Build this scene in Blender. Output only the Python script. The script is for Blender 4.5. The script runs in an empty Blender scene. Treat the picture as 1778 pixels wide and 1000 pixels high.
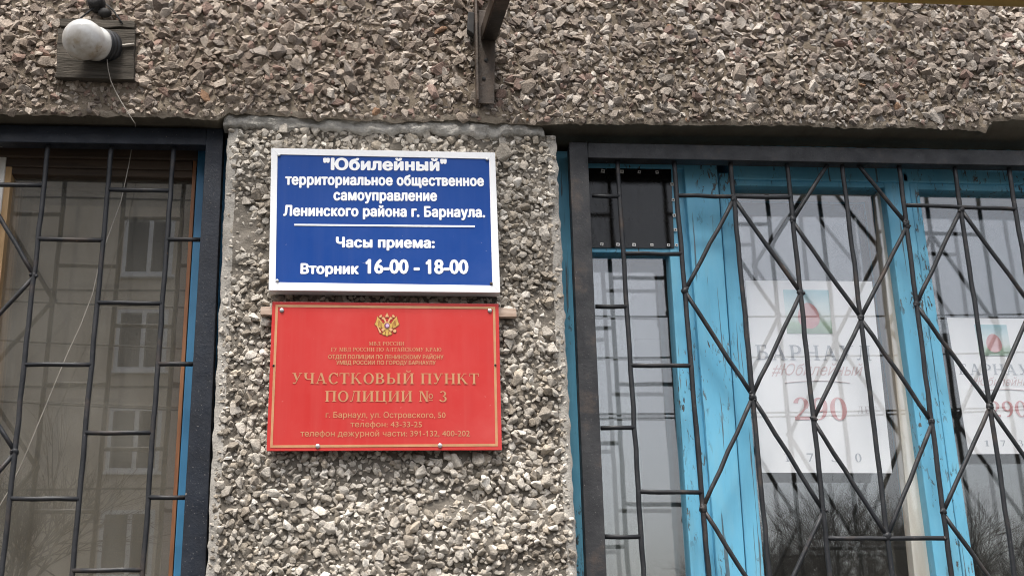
import bpy, bmesh, math, random
import numpy as np
from mathutils import Vector, Matrix

sc = bpy.context.scene
COL = sc.collection
rad = math.radians

# ------------------------------------------------------------------ camera
RC = np.array([[0.994473016234757, -0.10194932908757788, -0.025094905449865163],
               [0.009183782425479988, 0.32256622892563375, -0.9465023434186823],
               [0.10459004790756321, 0.9410405741812031, 0.32171969107191006]])
DC, HC, FPX = 3.15, 1.6, 2150.0           # distance to wall, eye height, focal length in photo pixels
cam = bpy.data.objects.new('camera', bpy.data.cameras.new('camera'))
COL.objects.link(cam)
cam.data.sensor_width = 36.0
cam.data.lens = FPX / 1778 * 36
cam.data.clip_start, cam.data.clip_end = 0.05, 600
_m = np.eye(4)
_m[:3, 0], _m[:3, 1], _m[:3, 2], _m[:3, 3] = RC[0], -RC[1], -RC[2], (0, -DC, HC)
cam.matrix_world = Matrix(_m.tolist())
sc.camera = cam

# ------------------------------------------------------------------ world, sun, exposure
SUN_EL, SUN_AZ = rad(65), rad(200)        # azimuth clockwise from +Y: behind the camera, a little to its left
w = bpy.data.worlds.new('World'); sc.world = w; w.use_nodes = True
nt = w.node_tree; nt.nodes.clear()
sky = nt.nodes.new('ShaderNodeTexSky'); sky.sky_type = 'NISHITA'; sky.sun_disc = False
sky.sun_elevation, sky.sun_rotation = SUN_EL, SUN_AZ
sky.air_density, sky.dust_density, sky.ozone_density = 1.0, 5.0, 1.0
hs = nt.nodes.new('ShaderNodeHueSaturation'); hs.inputs['Saturation'].default_value = 0.46
bg = nt.nodes.new('ShaderNodeBackground'); bg.inputs['Strength'].default_value = 0.13
wo = nt.nodes.new('ShaderNodeOutputWorld')
nt.links.new(sky.outputs[0], hs.inputs['Color']); nt.links.new(hs.outputs[0], bg.inputs['Color'])
nt.links.new(bg.outputs[0], wo.inputs[0])
sl = bpy.data.lights.new('sun', 'SUN'); sl.energy = 1.5; sl.angle = rad(14); sl.color = (1.0, 0.965, 0.91)
so = bpy.data.objects.new('sun', sl); COL.objects.link(so)
sd = Vector((math.sin(SUN_AZ) * math.cos(SUN_EL), math.cos(SUN_AZ) * math.cos(SUN_EL), math.sin(SUN_EL)))
so.rotation_euler = sd.to_track_quat('Z', 'Y').to_euler(); so.location = (0, -8, 12)
sc.view_settings.view_transform = 'Standard'; sc.view_settings.look = 'None'
sc.view_settings.gamma = 1.0
sc.view_settings.exposure = 1.24
sc.cycles.pixel_filter_type = 'BLACKMAN_HARRIS'; sc.cycles.filter_width = 1.05
sc.cycles.max_bounces = 10; sc.cycles.transparent_max_bounces = 24
sc.cycles.glossy_bounces = 5; sc.cycles.diffuse_bounces = 4
sc.cycles.caustics_reflective = False; sc.cycles.caustics_refractive = False

rng = np.random.default_rng(7); random.seed(7)

# ------------------------------------------------------------------ helpers
def U(px, py, Y):
    """point of the plane at depth Y measured from the photograph's perspective"""
    d = RC.T @ np.array([px - 889.0, py - 500.0, FPX])
    t = (Y + DC) / d[1]
    return Vector((d[0] * t, Y, HC + d[2] * t))

def tag(o, label=None, cat=None, group=None, kind=None):
    if label: o['label'] = label
    if cat: o['category'] = cat
    if group: o['group'] = group
    if kind: o['kind'] = kind
    return o

def thing(name, loc, label, cat, group=None):
    o = bpy.data.objects.new(name, None); COL.objects.link(o)
    o.location = loc; o.empty_display_size = 0.1
    return tag(o, label, cat, group)

def origin(o):
    v = Vector((0, 0, 0))
    while o: v += Vector(o.location); o = o.parent
    return v

def link(name, me, mat, parent=None):
    o = bpy.data.objects.new(name, me); COL.objects.link(o)
    for m in (mat if isinstance(mat, (list, tuple)) else [mat]): me.materials.append(m)
    if parent:
        off = origin(parent)
        o.parent = parent
        me.transform(Matrix.Translation(-off))
    return o

def from_bm(name, bm, mat, parent=None, smooth=False):
    bmesh.ops.recalc_face_normals(bm, faces=bm.faces[:])
    me = bpy.data.meshes.new(name); bm.to_mesh(me); bm.free()
    if smooth: me.polygons.foreach_set('use_smooth', [True] * len(me.polygons))
    return link(name, me, mat, parent)

def prism(bm, poly, y0, y1, bev=0.0):
    """poly: list of (x,z) -> prism from depth y0 (front) to y1"""
    t = bmesh.new()
    a = [t.verts.new((x, y0, z)) for x, z in poly]; b = [t.verts.new((x, y1, z)) for x, z in poly]
    n = len(poly)
    t.faces.new(a); t.faces.new(b[::-1])
    for i in range(n): t.faces.new((a[i], b[i], b[(i + 1) % n], a[(i + 1) % n]))
    bmesh.ops.recalc_face_normals(t, faces=t.faces[:])
    if bev: bmesh.ops.bevel(t, geom=t.edges[:], offset=bev, segments=2, affect='EDGES', profile=0.6)
    me = bpy.data.meshes.new('tmp'); t.to_mesh(me); t.free(); bm.from_mesh(me); bpy.data.meshes.remove(me)

def box(bm, x0, x1, y0, y1, z0, z1, bev=0.0):
    prism(bm, [(x0, z0), (x1, z0), (x1, z1), (x0, z1)], y0, y1, bev)

def pq(pts, Y):
    return [(U(x, y, Y).x, U(x, y, Y).z) for x, y in pts]

def slab(name, pts, y0, y1, mat, parent, bev=0.003):
    """prism whose front outline is given by photograph points on the plane y0"""
    bm = bmesh.new(); prism(bm, pq(pts, y0), y0, y1, bev)
    return from_bm(name, bm, mat, parent)

def tube(bm, path, r, sides=8, cap=True, wob=0.0):
    path = [Vector(p) for p in path]; n = len(path)
    rs = r if isinstance(r, (list, tuple)) else [r] * n
    rings = []; up = None
    for i, p in enumerate(path):
        d = (path[min(i + 1, n - 1)] - path[max(i - 1, 0)]).normalized()
        if up is None:
            up = Vector((0, 1, 0)) if abs(d.y) < 0.9 else Vector((1, 0, 0))
        u = (up - d * up.dot(d)).normalized(); v = d.cross(u); up = u
        ring = []
        for k in range(sides):
            a = 2 * math.pi * k / sides; rr = rs[i] * (1 + wob * random.uniform(-1, 1))
            ring.append(bm.verts.new(p + u * (math.cos(a) * rr) + v * (math.sin(a) * rr)))
        rings.append(ring)
    for i in range(n - 1):
        for k in range(sides):
            bm.faces.new((rings[i][k], rings[i][(k + 1) % sides], rings[i + 1][(k + 1) % sides], rings[i + 1][k]))
    if cap:
        bm.faces.new(rings[0][::-1]); bm.faces.new(rings[-1])

def lathe(bm, base, axis, prof, sides=32):
    axis = Vector(axis).normalized(); base = Vector(base)
    u = axis.orthogonal().normalized(); v = axis.cross(u)
    rings = []
    for t, r in prof:
        c = base + axis * t
        if r < 1e-5: rings.append([bm.verts.new(c)])
        else: rings.append([bm.verts.new(c + u * math.cos(2 * math.pi * k / sides) * r + v * math.sin(2 * math.pi * k / sides) * r) for k in range(sides)])
    for a, b in zip(rings[:-1], rings[1:]):
        for k in range(sides):
            k2 = (k + 1) % sides
            if len(a) == 1: bm.faces.new((a[0], b[k2], b[k]))
            elif len(b) == 1: bm.faces.new((a[k], a[k2], b[0]))
            else: bm.faces.new((a[k], a[k2], b[k2], b[k]))
    for rg, fl in ((rings[0], True), (rings[-1], False)):
        if len(rg) > 2: bm.faces.new(rg[::-1] if fl else rg)

def blob(bm, c, r, sub=2, sc_=(1, 1, 1), jit=0.12):
    g = bmesh.ops.create_icosphere(bm, subdivisions=sub, radius=r)
    for v in g['verts']:
        k = 1 + random.uniform(-jit, jit)
        v.co = Vector((v.co.x * sc_[0] * k, v.co.y * sc_[1] * k, v.co.z * sc_[2] * k)) + Vector(c)

# ------------------------------------------------------------------ procedural materials
class NT:
    def __init__(s, name):
        s.m = bpy.data.materials.new(name); s.m.use_nodes = True
        s.t = s.m.node_tree; s.t.nodes.clear()
        s.out = s.n('OutputMaterial'); s.tc = s.n('TexCoord')
    def n(s, kind, **kw):
        o = s.t.nodes.new('ShaderNode' + kind)
        for k, v in kw.items(): setattr(o, k, v)
        return o
    def l(s, a, b): s.t.links.new(a, b)
    def coord(s, scale=(1, 1, 1), rot=(0, 0, 0)):
        m = s.n('Mapping'); m.inputs['Scale'].default_value = scale; m.inputs['Rotation'].default_value = rot
        s.l(s.tc.outputs['Object'], m.inputs['Vector']); return m.outputs[0]
    def noise(s, sc_=5, det=4, rough=0.55, stretch=(1, 1, 1), rot=(0, 0, 0), dist=0):
        o = s.n('TexNoise'); o.inputs['Scale'].default_value = sc_; o.inputs['Detail'].default_value = det
        o.inputs['Roughness'].default_value = rough; o.inputs['Distortion'].default_value = dist
        s.l(s.coord(stretch, rot), o.inputs['Vector']); return o.outputs[0]
    def ramp(s, fac, stops):
        o = s.n('ValToRGB'); cr = o.color_ramp
        while len(cr.elements) < len(stops): cr.elements.new(0.5)
        for e, (p, c) in zip(cr.elements, stops):
            e.position = p; e.color = (*c, 1) if not isinstance(c, (int, float)) else (c, c, c, 1)
        s.l(fac, o.inputs[0]); return o.outputs[0]
    def mix(s, fac, a, b, mode='MIX'):
        o = s.n('Mix', data_type='RGBA', blend_type=mode)
        for sock, v in ((o.inputs[0], fac), (o.inputs[6], a), (o.inputs[7], b)):
            if isinstance(v, (int, float)): sock.default_value = v
            elif isinstance(v, tuple): sock.default_value = (*v, 1)
            else: s.l(v, sock)
        return o.outputs[2]
    def math(s, op, a, b=0.0):
        o = s.n('Math', operation=op)
        for sock, v in ((o.inputs[0], a), (o.inputs[1], b)):
            if isinstance(v, (int, float)): sock.default_value = v
            else: s.l(v, sock)
        return o.outputs[0]
    def bsdf(s, col, rough=0.7, bump=None, bstr=0.3, bdist=0.002, metal=0.0, spec=0.5):
        b = s.n('BsdfPrincipled')
        for sock, v in ((b.inputs['Base Color'], col), (b.inputs['Roughness'], rough), (b.inputs['Metallic'], metal)):
            if isinstance(v, tuple): sock.default_value = (*v, 1)
            elif isinstance(v, (int, float)): sock.default_value = v
            else: s.l(v, sock)
        b.inputs['Specular IOR Level'].default_value = spec
        if bump is not None:
            bp = s.n('Bump'); bp.inputs['Strength'].default_value = bstr; bp.inputs['Distance'].default_value = bdist
            s.l(bump, bp.inputs['Height']); s.l(bp.outputs[0], b.inputs['Normal'])
        s.b = b
        s.l(b.outputs[0], s.out.inputs[0]); return s.m

def m_stone(name, gain=1.0, greyer=0.0):
    n = NT(name); a = n.n('Attribute'); a.attribute_name = 'tint'
    g = n.ramp(n.noise(160, 4, 0.65), [(0.25, 0.72), (0.75, 1.22)])
    st = n.ramp(n.noise(2.2, 4, 0.6, (1, 1, 0.6)), [(0.3, 0.80 * gain), (0.7, 1.10 * gain)])
    c = n.mix(1.0, n.mix(1.0, a.outputs['Color'], g, 'MULTIPLY'), st, 'MULTIPLY')
    soot = n.ramp(n.noise(6.5, 6, 0.68, (1, 1, 0.7), dist=0.5), [(0.40, 0.0), (0.62, 0.62)])      # old soot and damp stains
    c = n.mix(soot, c, n.mix(1.0, c, (0.50, 0.47, 0.44), 'MULTIPLY'))
    if greyer:     # the stone mix turns greyer towards the right end of the panel
        gx = n.n('SeparateXYZ'); n.l(n.tc.outputs['Object'], gx.inputs[0]); mr = n.n('MapRange'); n.l(gx.outputs['X'], mr.inputs[0])
        mr.inputs[1].default_value, mr.inputs[2].default_value, mr.inputs[4].default_value = -0.7, 1.2, 1.0
        c = n.mix(n.math('MULTIPLY', mr.outputs[0], n.ramp(n.noise(3, 3), [(0.3, 0.5), (0.7, 1.0)])), c, n.mix(1.0, c, (1.02, 1.08, 1.15), 'MULTIPLY'))
    return n.bsdf(c, 0.9, n.math('ADD', n.noise(420, 4, 0.7), n.math('MULTIPLY', n.noise(150, 3, 0.6), 1.6)), 0.75, 0.0026, spec=0.25)

def m_simple(name, c0, c1, rough=0.7, scale=8, stretch=(1, 1, 1), bump=60, bstr=0.25, bdist=0.001, spec=0.5, det=5):
    n = NT(name)
    c = n.ramp(n.noise(scale, det, 0.6, stretch), [(0.32, c0), (0.68, c1)])
    return n.bsdf(c, rough, n.noise(bump, 3, 0.6, stretch), bstr, bdist, spec=spec)

def m_blue(name):
    n = NT(name)
    base = n.ramp(n.noise(4, 6, 0.65, (1.4, 1, 0.35)), [(0.28, (0.095, 0.345, 0.52)), (0.5, (0.14, 0.43, 0.61)), (0.72, (0.19, 0.50, 0.66))])
    fade = n.ramp(n.noise(26, 5, 0.65, (1, 1, 0.22)), [(0.52, 0.0), (0.72, 0.55)])
    base = n.mix(fade, base, (0.19, 0.44, 0.57))
    grime = n.ramp(n.noise(9, 5, 0.7, (2.2, 1, 0.12)), [(0.54, 0.0), (0.80, 0.28)])
    base = n.mix(grime, base, (0.07, 0.16, 0.20))
    chips = n.ramp(n.noise(85, 6, 0.65, (1, 1, 0.30), dist=0.8), [(0.575, 0.0), (0.60, 1.0)])
    clus = n.ramp(n.noise(4.5, 4, 0.6, (1.3, 1, 0.5)), [(0.50, 0.0), (0.57, 1.0)])
    k = n.math('MULTIPLY', chips, clus)
    hair = n.ramp(n.noise(60, 3, 0.5, (1.8, 1, 0.05), dist=0.5), [(0.665, 0.0), (0.68, 0.8)])
    k2 = n.math('MAXIMUM', k, hair)
    c = n.mix(k2, base, n.ramp(n.noise(30, 3), [(0.35, (0.035, 0.045, 0.05)), (0.65, (0.13, 0.12, 0.105))]))
    inv = n.math('SUBTRACT', 1.0, k2)
    hgt = n.math('ADD', n.math('MULTIPLY', inv, 0.6), n.math('MULTIPLY', n.noise(45, 4, 0.6, (1, 1, 0.12)), 0.6))
    return n.bsdf(c, n.ramp(n.noise(20, 3), [(0.3, 0.35), (0.7, 0.6)]), hgt, 0.6, 0.002, spec=0.4)

def m_plate(name, c0, c1, rough, spec=0.5, dust=(0.42, 0.39, 0.35), amt=0.10, scr=0.5):
    """painted sheet with a thin film of dust, faint rain streaks and a few scratches"""
    n = NT(name)
    c = n.ramp(n.noise(3, 4, 0.6), [(0.3, c0), (0.7, c1)])
    st = n.ramp(n.noise(11, 5, 0.65, (2.5, 1, 0.10)), [(0.40, 0.0), (0.80, amt)])
    bl = n.ramp(n.noise(6, 6, 0.7), [(0.42, 0.0), (0.75, amt)])
    c = n.mix(n.math('MAXIMUM', st, bl), c, dust)
    sc_ = n.ramp(n.noise(46, 2, 0.5, (1, 1, 2.5), dist=1.2), [(0.765, 0.0), (0.78, scr)])
    c = n.mix(sc_, c, (0.55, 0.52, 0.48))
    r = n.ramp(n.noise(5, 6, 0.7), [(0.3, rough), (0.75, rough + 0.16)])
    return n.bsdf(c, r, n.noise(5, 2, 0.5), 0.06, 0.006, spec=spec)

def m_metal(name, c0, c1, rust=0.0, speck=0.7):
    n = NT(name)
    c = n.ramp(n.noise(14, 6, 0.65), [(0.3, c0), (0.7, c1)])
    sp = n.ramp(n.noise(240, 2, 0.5), [(speck, 0.0), (speck + 0.04, 0.6)])
    c = n.mix(sp, c, (0.22, 0.21, 0.20))
    chip = n.ramp(n.noise(34, 3, 0.55, (1, 1, 0.5)), [(0.735, 0.0), (0.75, 0.75)])
    c = n.mix(chip, c, n.ramp(n.noise(9, 2), [(0.4, (0.30, 0.27, 0.23)), (0.6, (0.22, 0.11, 0.05))]))
    if rust:
        rk = n.ramp(n.noise(7, 6, 0.7, (1, 1, 1)), [(0.55 - rust * 0.2, 0.0), (0.75 - rust * 0.2, 0.75)])
        c = n.mix(rk, c, n.ramp(n.noise(40, 4, 0.6), [(0.3, (0.055, 0.035, 0.024)), (0.7, (0.12, 0.078, 0.05))]))
    r = n.ramp(n.noise(30, 3, 0.5), [(0.3, 0.38), (0.7, 0.6)])
    return n.bsdf(c, r, n.noise(130, 4, 0.65), 0.55, 0.0018, spec=0.32)

def m_glass(name, f0=0.055, dirt=0.05, tint=(0.95, 0.945, 0.93), wave=0.007):
    """window pane: transparent body, mirror part by angle, a film of dust"""
    n = NT(name)
    tr = n.n('BsdfTransparent'); tr.inputs[0].default_value = (*tint, 1)
    gl = n.n('BsdfGlossy'); gl.inputs['Roughness'].default_value = 0.0; gl.inputs[0].default_value = (1, 1, 1, 1)
    bp = n.n('Bump'); bp.inputs['Strength'].default_value = wave; bp.inputs['Distance'].default_value = 0.02
    n.l(n.noise(3.2, 2, 0.4, (1, 1, 0.6)), bp.inputs['Height']); n.l(bp.outputs[0], gl.inputs['Normal'])
    lw = n.n('LayerWeight'); lw.inputs['Blend'].default_value = 0.5
    p5 = n.math('POWER', lw.outputs['Facing'], 5.0)
    F = n.math('ADD', n.math('MULTIPLY', p5, 1 - f0), f0)
    m1 = n.n('MixShader'); n.l(F, m1.inputs[0]); n.l(tr.outputs[0], m1.inputs[1]); n.l(gl.outputs[0], m1.inputs[2])
    df = n.n('BsdfDiffuse'); df.inputs[0].default_value = (0.42, 0.41, 0.37, 1)
    dk = n.ramp(n.noise(9, 6, 0.65, (1, 1, 0.35)), [(0.3, dirt * 0.45), (0.75, dirt * 1.6)])
    m2 = n.n('MixShader'); n.l(dk, m2.inputs[0]); n.l(m1.outputs[0], m2.inputs[1]); n.l(df.outputs[0], m2.inputs[2])
    n.l(m2.outputs[0], n.out.inputs[0]); return n.m

M = {}
M['stone_brown'] = m_stone('crushed_brown_stone', 1.02, 1.0); M['stone_grey'] = m_stone('grey_pebble_stone', 1.16)
M['mortar_lip'] = m_simple('pale_mortar_lip', (0.22, 0.18, 0.14), (0.40, 0.345, 0.275), 0.95, 12, bump=150, bstr=0.9, bdist=0.004, spec=0.2)
M['mortar_brown'] = m_simple('brown_mortar', (0.11, 0.086, 0.063), (0.27, 0.225, 0.172), 0.95, 9, bump=170, bstr=0.8, bdist=0.003, spec=0.2)
M['arris'] = m_simple('pale_concrete_arris', (0.26, 0.24, 0.21), (0.42, 0.395, 0.355), 0.95, 16, bump=190, bstr=0.9, bdist=0.003, spec=0.2)
M['mortar_grey'] = m_simple('grey_mortar', (0.085, 0.074, 0.060), (0.23, 0.205, 0.172), 0.95, 9, bump=190, bstr=0.8, bdist=0.003, spec=0.2)
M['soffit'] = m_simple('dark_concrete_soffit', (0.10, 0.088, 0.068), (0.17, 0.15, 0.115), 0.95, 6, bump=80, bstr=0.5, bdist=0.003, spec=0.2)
M['cement'] = m_simple('grey_cement_fillet', (0.28, 0.265, 0.235), (0.42, 0.40, 0.365), 0.92, 22, bump=150, bstr=0.95, bdist=0.004, spec=0.25)
M['blue'] = m_blue('weathered_blue_paint')
M['navy_metal'] = m_metal('worn_navy_black_metal', (0.004, 0.006, 0.011), (0.015, 0.020, 0.030))
M['grey_metal'] = m_metal('worn_grey_black_metal', (0.014, 0.0148, 0.017), (0.046, 0.046, 0.048), rust=0.03)
M['bar_metal'] = m_metal('black_painted_bar', (0.010, 0.011, 0.013), (0.033, 0.034, 0.037), rust=0.06, speck=0.72)
M['rust_metal'] = m_metal('rusty_bracket_metal', (0.040, 0.032, 0.026), (0.105, 0.080, 0.060), rust=0.6)
M['arm_metal'] = m_metal('dark_bracket_metal', (0.02, 0.018, 0.016), (0.05, 0.043, 0.036), rust=0.3)
M['yellow_metal'] = m_simple('dirty_yellow_paint', (0.26, 0.16, 0.03), (0.42, 0.27, 0.05), 0.6, 9, (0.3, 1, 1))
M['glass_left'] = m_glass('dusty_pane_glass', 0.105, 0.11, (0.94, 0.92, 0.88))
M['glass_right'] = m_glass('clear_pane_glass', 0.084, 0.012, (0.985, 0.99, 0.99))
M['screen'] = None
M['wood_orange'] = m_simple('varnished_orange_wood', (0.17, 0.062, 0.020), (0.31, 0.13, 0.048), 0.55, 14, (3, 3, 0.25), bump=90)
M['wood_tan'] = m_simple('tan_wood', (0.42, 0.25, 0.11), (0.58, 0.38, 0.19), 0.6, 14, (3, 3, 0.25), bump=90)
M['wood_brown'] = m_simple('brown_wood', (0.030, 0.019, 0.012), (0.085, 0.055, 0.034), 0.6, 14, (0.3, 3, 3), bump=90)
M['stained_cream'] = m_simple('rust_stained_paint', (0.62, 0.56, 0.48), (0.20, 0.10, 0.045), 0.7, 9, (1, 1, 0.25), bump=60, bstr=0.5)
M['cream_worn'] = m_simple('worn_cream_paint', (0.84, 0.80, 0.72), (0.52, 0.40, 0.28), 0.6, 7, (2.2, 1, 0.22), bump=70, bstr=0.5)
M['darker_blue'] = m_simple('darker_blue_jamb', (0.016, 0.115, 0.235), (0.035, 0.18, 0.33), 0.5, 8, (1, 1, 0.2), bump=60, bstr=0.3)  # darker blue than the other frames, on one jamb only
M['cream'] = m_simple('cracked_cream_paint', (0.66, 0.62, 0.55), (0.82, 0.79, 0.73), 0.6, 10, (1, 1, 0.3), bump=70, bstr=0.4)
M['board'] = m_simple('weathered_board', (0.028, 0.025, 0.020), (0.115, 0.10, 0.082), 0.9, 13, (0.35, 1, 4), bump=80, bstr=0.9, bdist=0.003, spec=0.2)
M['batten'] = m_simple('raw_batten_wood', (0.34, 0.24, 0.18), (0.55, 0.43, 0.34), 0.85, 40, (0.3, 1, 2), bump=120, bstr=0.5)
M['opal'] = None
M['bakelite'] = m_simple('black_bakelite', (0.012, 0.013, 0.014), (0.03, 0.03, 0.032), 0.45, 20)
M['rubber'] = m_simple('black_rubber', (0.010, 0.010, 0.010), (0.025, 0.023, 0.022), 0.8, 30)
M['cable'] = m_simple('dirty_white_cable', (0.27, 0.24, 0.20), (0.42, 0.38, 0.33), 0.6, 30)
M['white_plastic'] = m_plate('white_plastic', (0.78, 0.79, 0.80), (0.86, 0.87, 0.88), 0.35, amt=0.16, scr=0.0)
M['white_print'] = m_simple('white_print', (0.80, 0.81, 0.83), (0.86, 0.87, 0.88), 0.45, 30, bump=40, bstr=0.02)
M['blue_plate'] = m_plate('royal_blue_plate', (0.004, 0.046, 0.235), (0.006, 0.058, 0.275), 0.30, 0.2, amt=0.035, scr=0.35)
M['red_plate'] = m_plate('red_plate', (0.49, 0.033, 0.030), (0.56, 0.043, 0.038), 0.13, 0.55, amt=0.07, scr=0.4)
M['gold'] = m_simple('gold_print', (0.44, 0.215, 0.10), (0.54, 0.28, 0.135), 0.4, 30, bump=40, bstr=0.02)
M['gold_bright'] = m_simple('bright_gold_print', (0.50, 0.29, 0.05), (0.62, 0.40, 0.10), 0.4, 300, bump=40, bstr=0.02)
M['gold_pink'] = m_simple('pale_gold_print', (0.62, 0.31, 0.13), (0.70, 0.38, 0.19), 0.4, 300, bump=40, bstr=0.02)
M['emblem_dark'] = m_simple('emblem_outline_brown', (0.24, 0.050, 0.016), (0.30, 0.07, 0.02), 0.4, 100, bump=40, bstr=0.02)
M['maroon'] = m_simple('shield_maroon', (0.16, 0.045, 0.09), (0.22, 0.06, 0.12), 0.4, 100, bump=40, bstr=0.02)
M['lilac'] = m_simple('shield_lilac', (0.50, 0.32, 0.50), (0.62, 0.45, 0.6), 0.4, 100, bump=40, bstr=0.02)
M['steel'] = None
M['paper'] = m_simple('white_paper', (0.86, 0.86, 0.87), (0.90, 0.90, 0.91), 0.7, 3, bump=6, bstr=0.05)
M['poster_ink'] = m_simple('grey_ink', (0.34, 0.36, 0.40), (0.52, 0.54, 0.58), 0.7, 60, bump=40, bstr=0.02)
M['poster_red'] = m_simple('poster_red_ink', (0.60, 0.27, 0.28), (0.74, 0.48, 0.48), 0.7, 12, bump=40, bstr=0.02)
M['poster_pink'] = m_simple('poster_script_ink', (0.64, 0.48, 0.49), (0.76, 0.62, 0.62), 0.7, 20, bump=40, bstr=0.02)
M['poster_pale'] = m_simple('poster_pale_ink', (0.50, 0.46, 0.47), (0.60, 0.55, 0.56), 0.7, 20, bump=40, bstr=0.02)
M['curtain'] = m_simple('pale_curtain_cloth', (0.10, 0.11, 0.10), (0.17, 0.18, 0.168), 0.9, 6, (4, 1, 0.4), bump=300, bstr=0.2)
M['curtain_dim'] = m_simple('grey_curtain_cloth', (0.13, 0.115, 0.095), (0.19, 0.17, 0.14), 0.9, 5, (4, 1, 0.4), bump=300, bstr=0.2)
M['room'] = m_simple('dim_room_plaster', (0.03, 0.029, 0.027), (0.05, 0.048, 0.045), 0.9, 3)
M['card'] = m_simple('white_card', (0.66, 0.65, 0.62), (0.78, 0.77, 0.74), 0.8, 60)
M['asphalt'] = m_simple('old_asphalt', (0.045, 0.044, 0.042), (0.075, 0.072, 0.068), 0.9, 3, bump=60, bstr=0.5, bdist=0.004)
M['facade'] = m_simple('beige_facade_panels', (0.62, 0.535, 0.43), (0.74, 0.65, 0.535), 0.9, 0.6, bump=8, bstr=0.3, bdist=0.01)
M['facade_joint'] = m_simple('dark_joint', (0.10, 0.09, 0.08), (0.15, 0.14, 0.12), 0.9, 3)
M['pvc'] = m_simple('white_window_plastic', (0.74, 0.75, 0.76), (0.82, 0.82, 0.83), 0.4, 2)
M['far_pane'] = m_simple('dark_far_pane', (0.025, 0.028, 0.032), (0.05, 0.055, 0.06), 0.08, 1, bump=2, bstr=0.02)
M['bark'] = m_simple('grey_bark', (0.055, 0.047, 0.038), (0.10, 0.088, 0.072), 0.95, 9)
M['wire_black'] = m_simple('black_overhead_wire', (0.02, 0.02, 0.02), (0.035, 0.035, 0.035), 0.6, 3)
M['pole'] = m_simple('concrete_pole', (0.28, 0.27, 0.25), (0.38, 0.36, 0.33), 0.9, 4)

def _opal():
    n = NT('dirty_opal_glass')
    c = n.ramp(n.noise(26, 5, 0.6), [(0.3, (0.72, 0.71, 0.68)), (0.7, (0.84, 0.84, 0.82))])
    sp = n.ramp(n.noise(60, 3, 0.6), [(0.62, 0.0), (0.74, 0.6)])
    gx = n.n('SeparateXYZ'); n.l(n.tc.outputs['Object'], gx.inputs[0])
    low = n.n('MapRange'); n.l(gx.outputs['Z'], low.inputs[0])
    low.inputs[1].default_value, low.inputs[2].default_value = -0.005, -0.045
    low.inputs[3].default_value, low.inputs[4].default_value = 0.0, 1.0
    grime = n.math('MULTIPLY', low.outputs[0], n.ramp(n.noise(20, 4, 0.6), [(0.35, 0.15), (0.7, 0.9)]))
    c = n.mix(grime, c, (0.30, 0.22, 0.12)); c = n.mix(n.math('MULTIPLY', sp, low.outputs[0]), c, (0.16, 0.10, 0.05))
    n.bsdf(c, 0.16, None, spec=0.5); n.b.inputs['Subsurface Weight'].default_value = 0.12
    n.b.inputs['Subsurface Radius'].default_value = (0.02, 0.02, 0.02)
    return n.m
M['opal'] = _opal()
def _steel():
    n = NT('screw_steel'); return n.bsdf((0.62, 0.62, 0.62), 0.35, n.noise(300, 2), 0.1, metal=0.85)
M['steel'] = _steel()
def _screen():
    n = NT('dark_film_screen')
    c = n.ramp(n.noise(10, 4, 0.6), [(0.3, (0.005, 0.005, 0.0045)), (0.7, (0.013, 0.012, 0.011))])
    hgt = n.math('ADD', n.noise(14, 3, 0.5, (1, 1, 0.4), dist=0.4), n.math('MULTIPLY', n.noise(500, 1), 0.1))
    return n.bsdf(c, 0.03, hgt, 0.14, 0.01, spec=0.33)
M['screen'] = _screen()
def _picture():
    n = NT('poster_picture_print')
    g = n.n('SeparateXYZ'); n.l(n.tc.outputs['Generated'], g.inputs[0])
    z = n.math('ADD', g.outputs['Z'], n.math('MULTIPLY', n.math('SUBTRACT', n.noise(30, 3), 0.5), 0.25))
    c = n.ramp(z, [(0.05, (0.30, 0.40, 0.32)), (0.22, (0.42, 0.55, 0.42)), (0.36, (0.70, 0.76, 0.74)), (0.6, (0.66, 0.77, 0.78)), (0.95, (0.40, 0.62, 0.68))])
    return n.bsdf(c, 0.7)
M['picture'] = _picture()

# ------------------------------------------------------------------ numpy noise and rough stone surfaces
def vnoise(x, y, seed):
    r = np.random.default_rng(seed); P = r.permutation(4096); V = r.random(4096)
    xi = np.floor(x).astype(np.int64); yi = np.floor(y).astype(np.int64)
    fx = x - xi; fy = y - yi; fx = fx * fx * (3 - 2 * fx); fy = fy * fy * (3 - 2 * fy)
    h = lambda a, b: V[(P[a & 4095] + b * 131) & 4095]
    return (h(xi, yi) * (1 - fx) + h(xi + 1, yi) * fx) * (1 - fy) + (h(xi, yi + 1) * (1 - fx) + h(xi + 1, yi + 1) * fx) * fy
def fbm(x, y, seed, octv=4):
    s = 0; a = 0.5; tot = 0
    for i in range(octv):
        s = s + a * vnoise(x * 2 ** i, y * 2 ** i, seed + i); tot += a; a *= 0.55
    return s / tot

def stone_lib(count, npts, bev, seed):
    r = np.random.default_rng(seed); out = []
    for _ in range(count):
        bm = bmesh.new()
        p = r.normal(size=(npts, 3)); p /= np.linalg.norm(p, axis=1)[:, None]; p *= r.uniform(0.72, 1.0, (npts, 1))
        for q in p: bm.verts.new(q)
        g = bmesh.ops.convex_hull(bm, input=bm.verts[:])
        junk = [v for v in bm.verts if not v.link_faces]
        bmesh.ops.delete(bm, geom=junk, context='VERTS')
        bmesh.ops.dissolve_limit(bm, angle_limit=rad(16), verts=bm.verts[:], edges=bm.edges[:])
        if bev: bmesh.ops.bevel(bm, geom=bm.edges[:], offset=bev, segments=1, affect='EDGES', clamp_overlap=True)
        bmesh.ops.triangulate(bm, faces=bm.faces[:])
        bmesh.ops.recalc_face_normals(bm, faces=bm.faces[:])
        bm.verts.index_update()
        out.append((np.array([v.co[:] for v in bm.verts]), np.array([[v.index for v in f.verts] for f in bm.faces])))
        bm.free()
    return out

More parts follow.
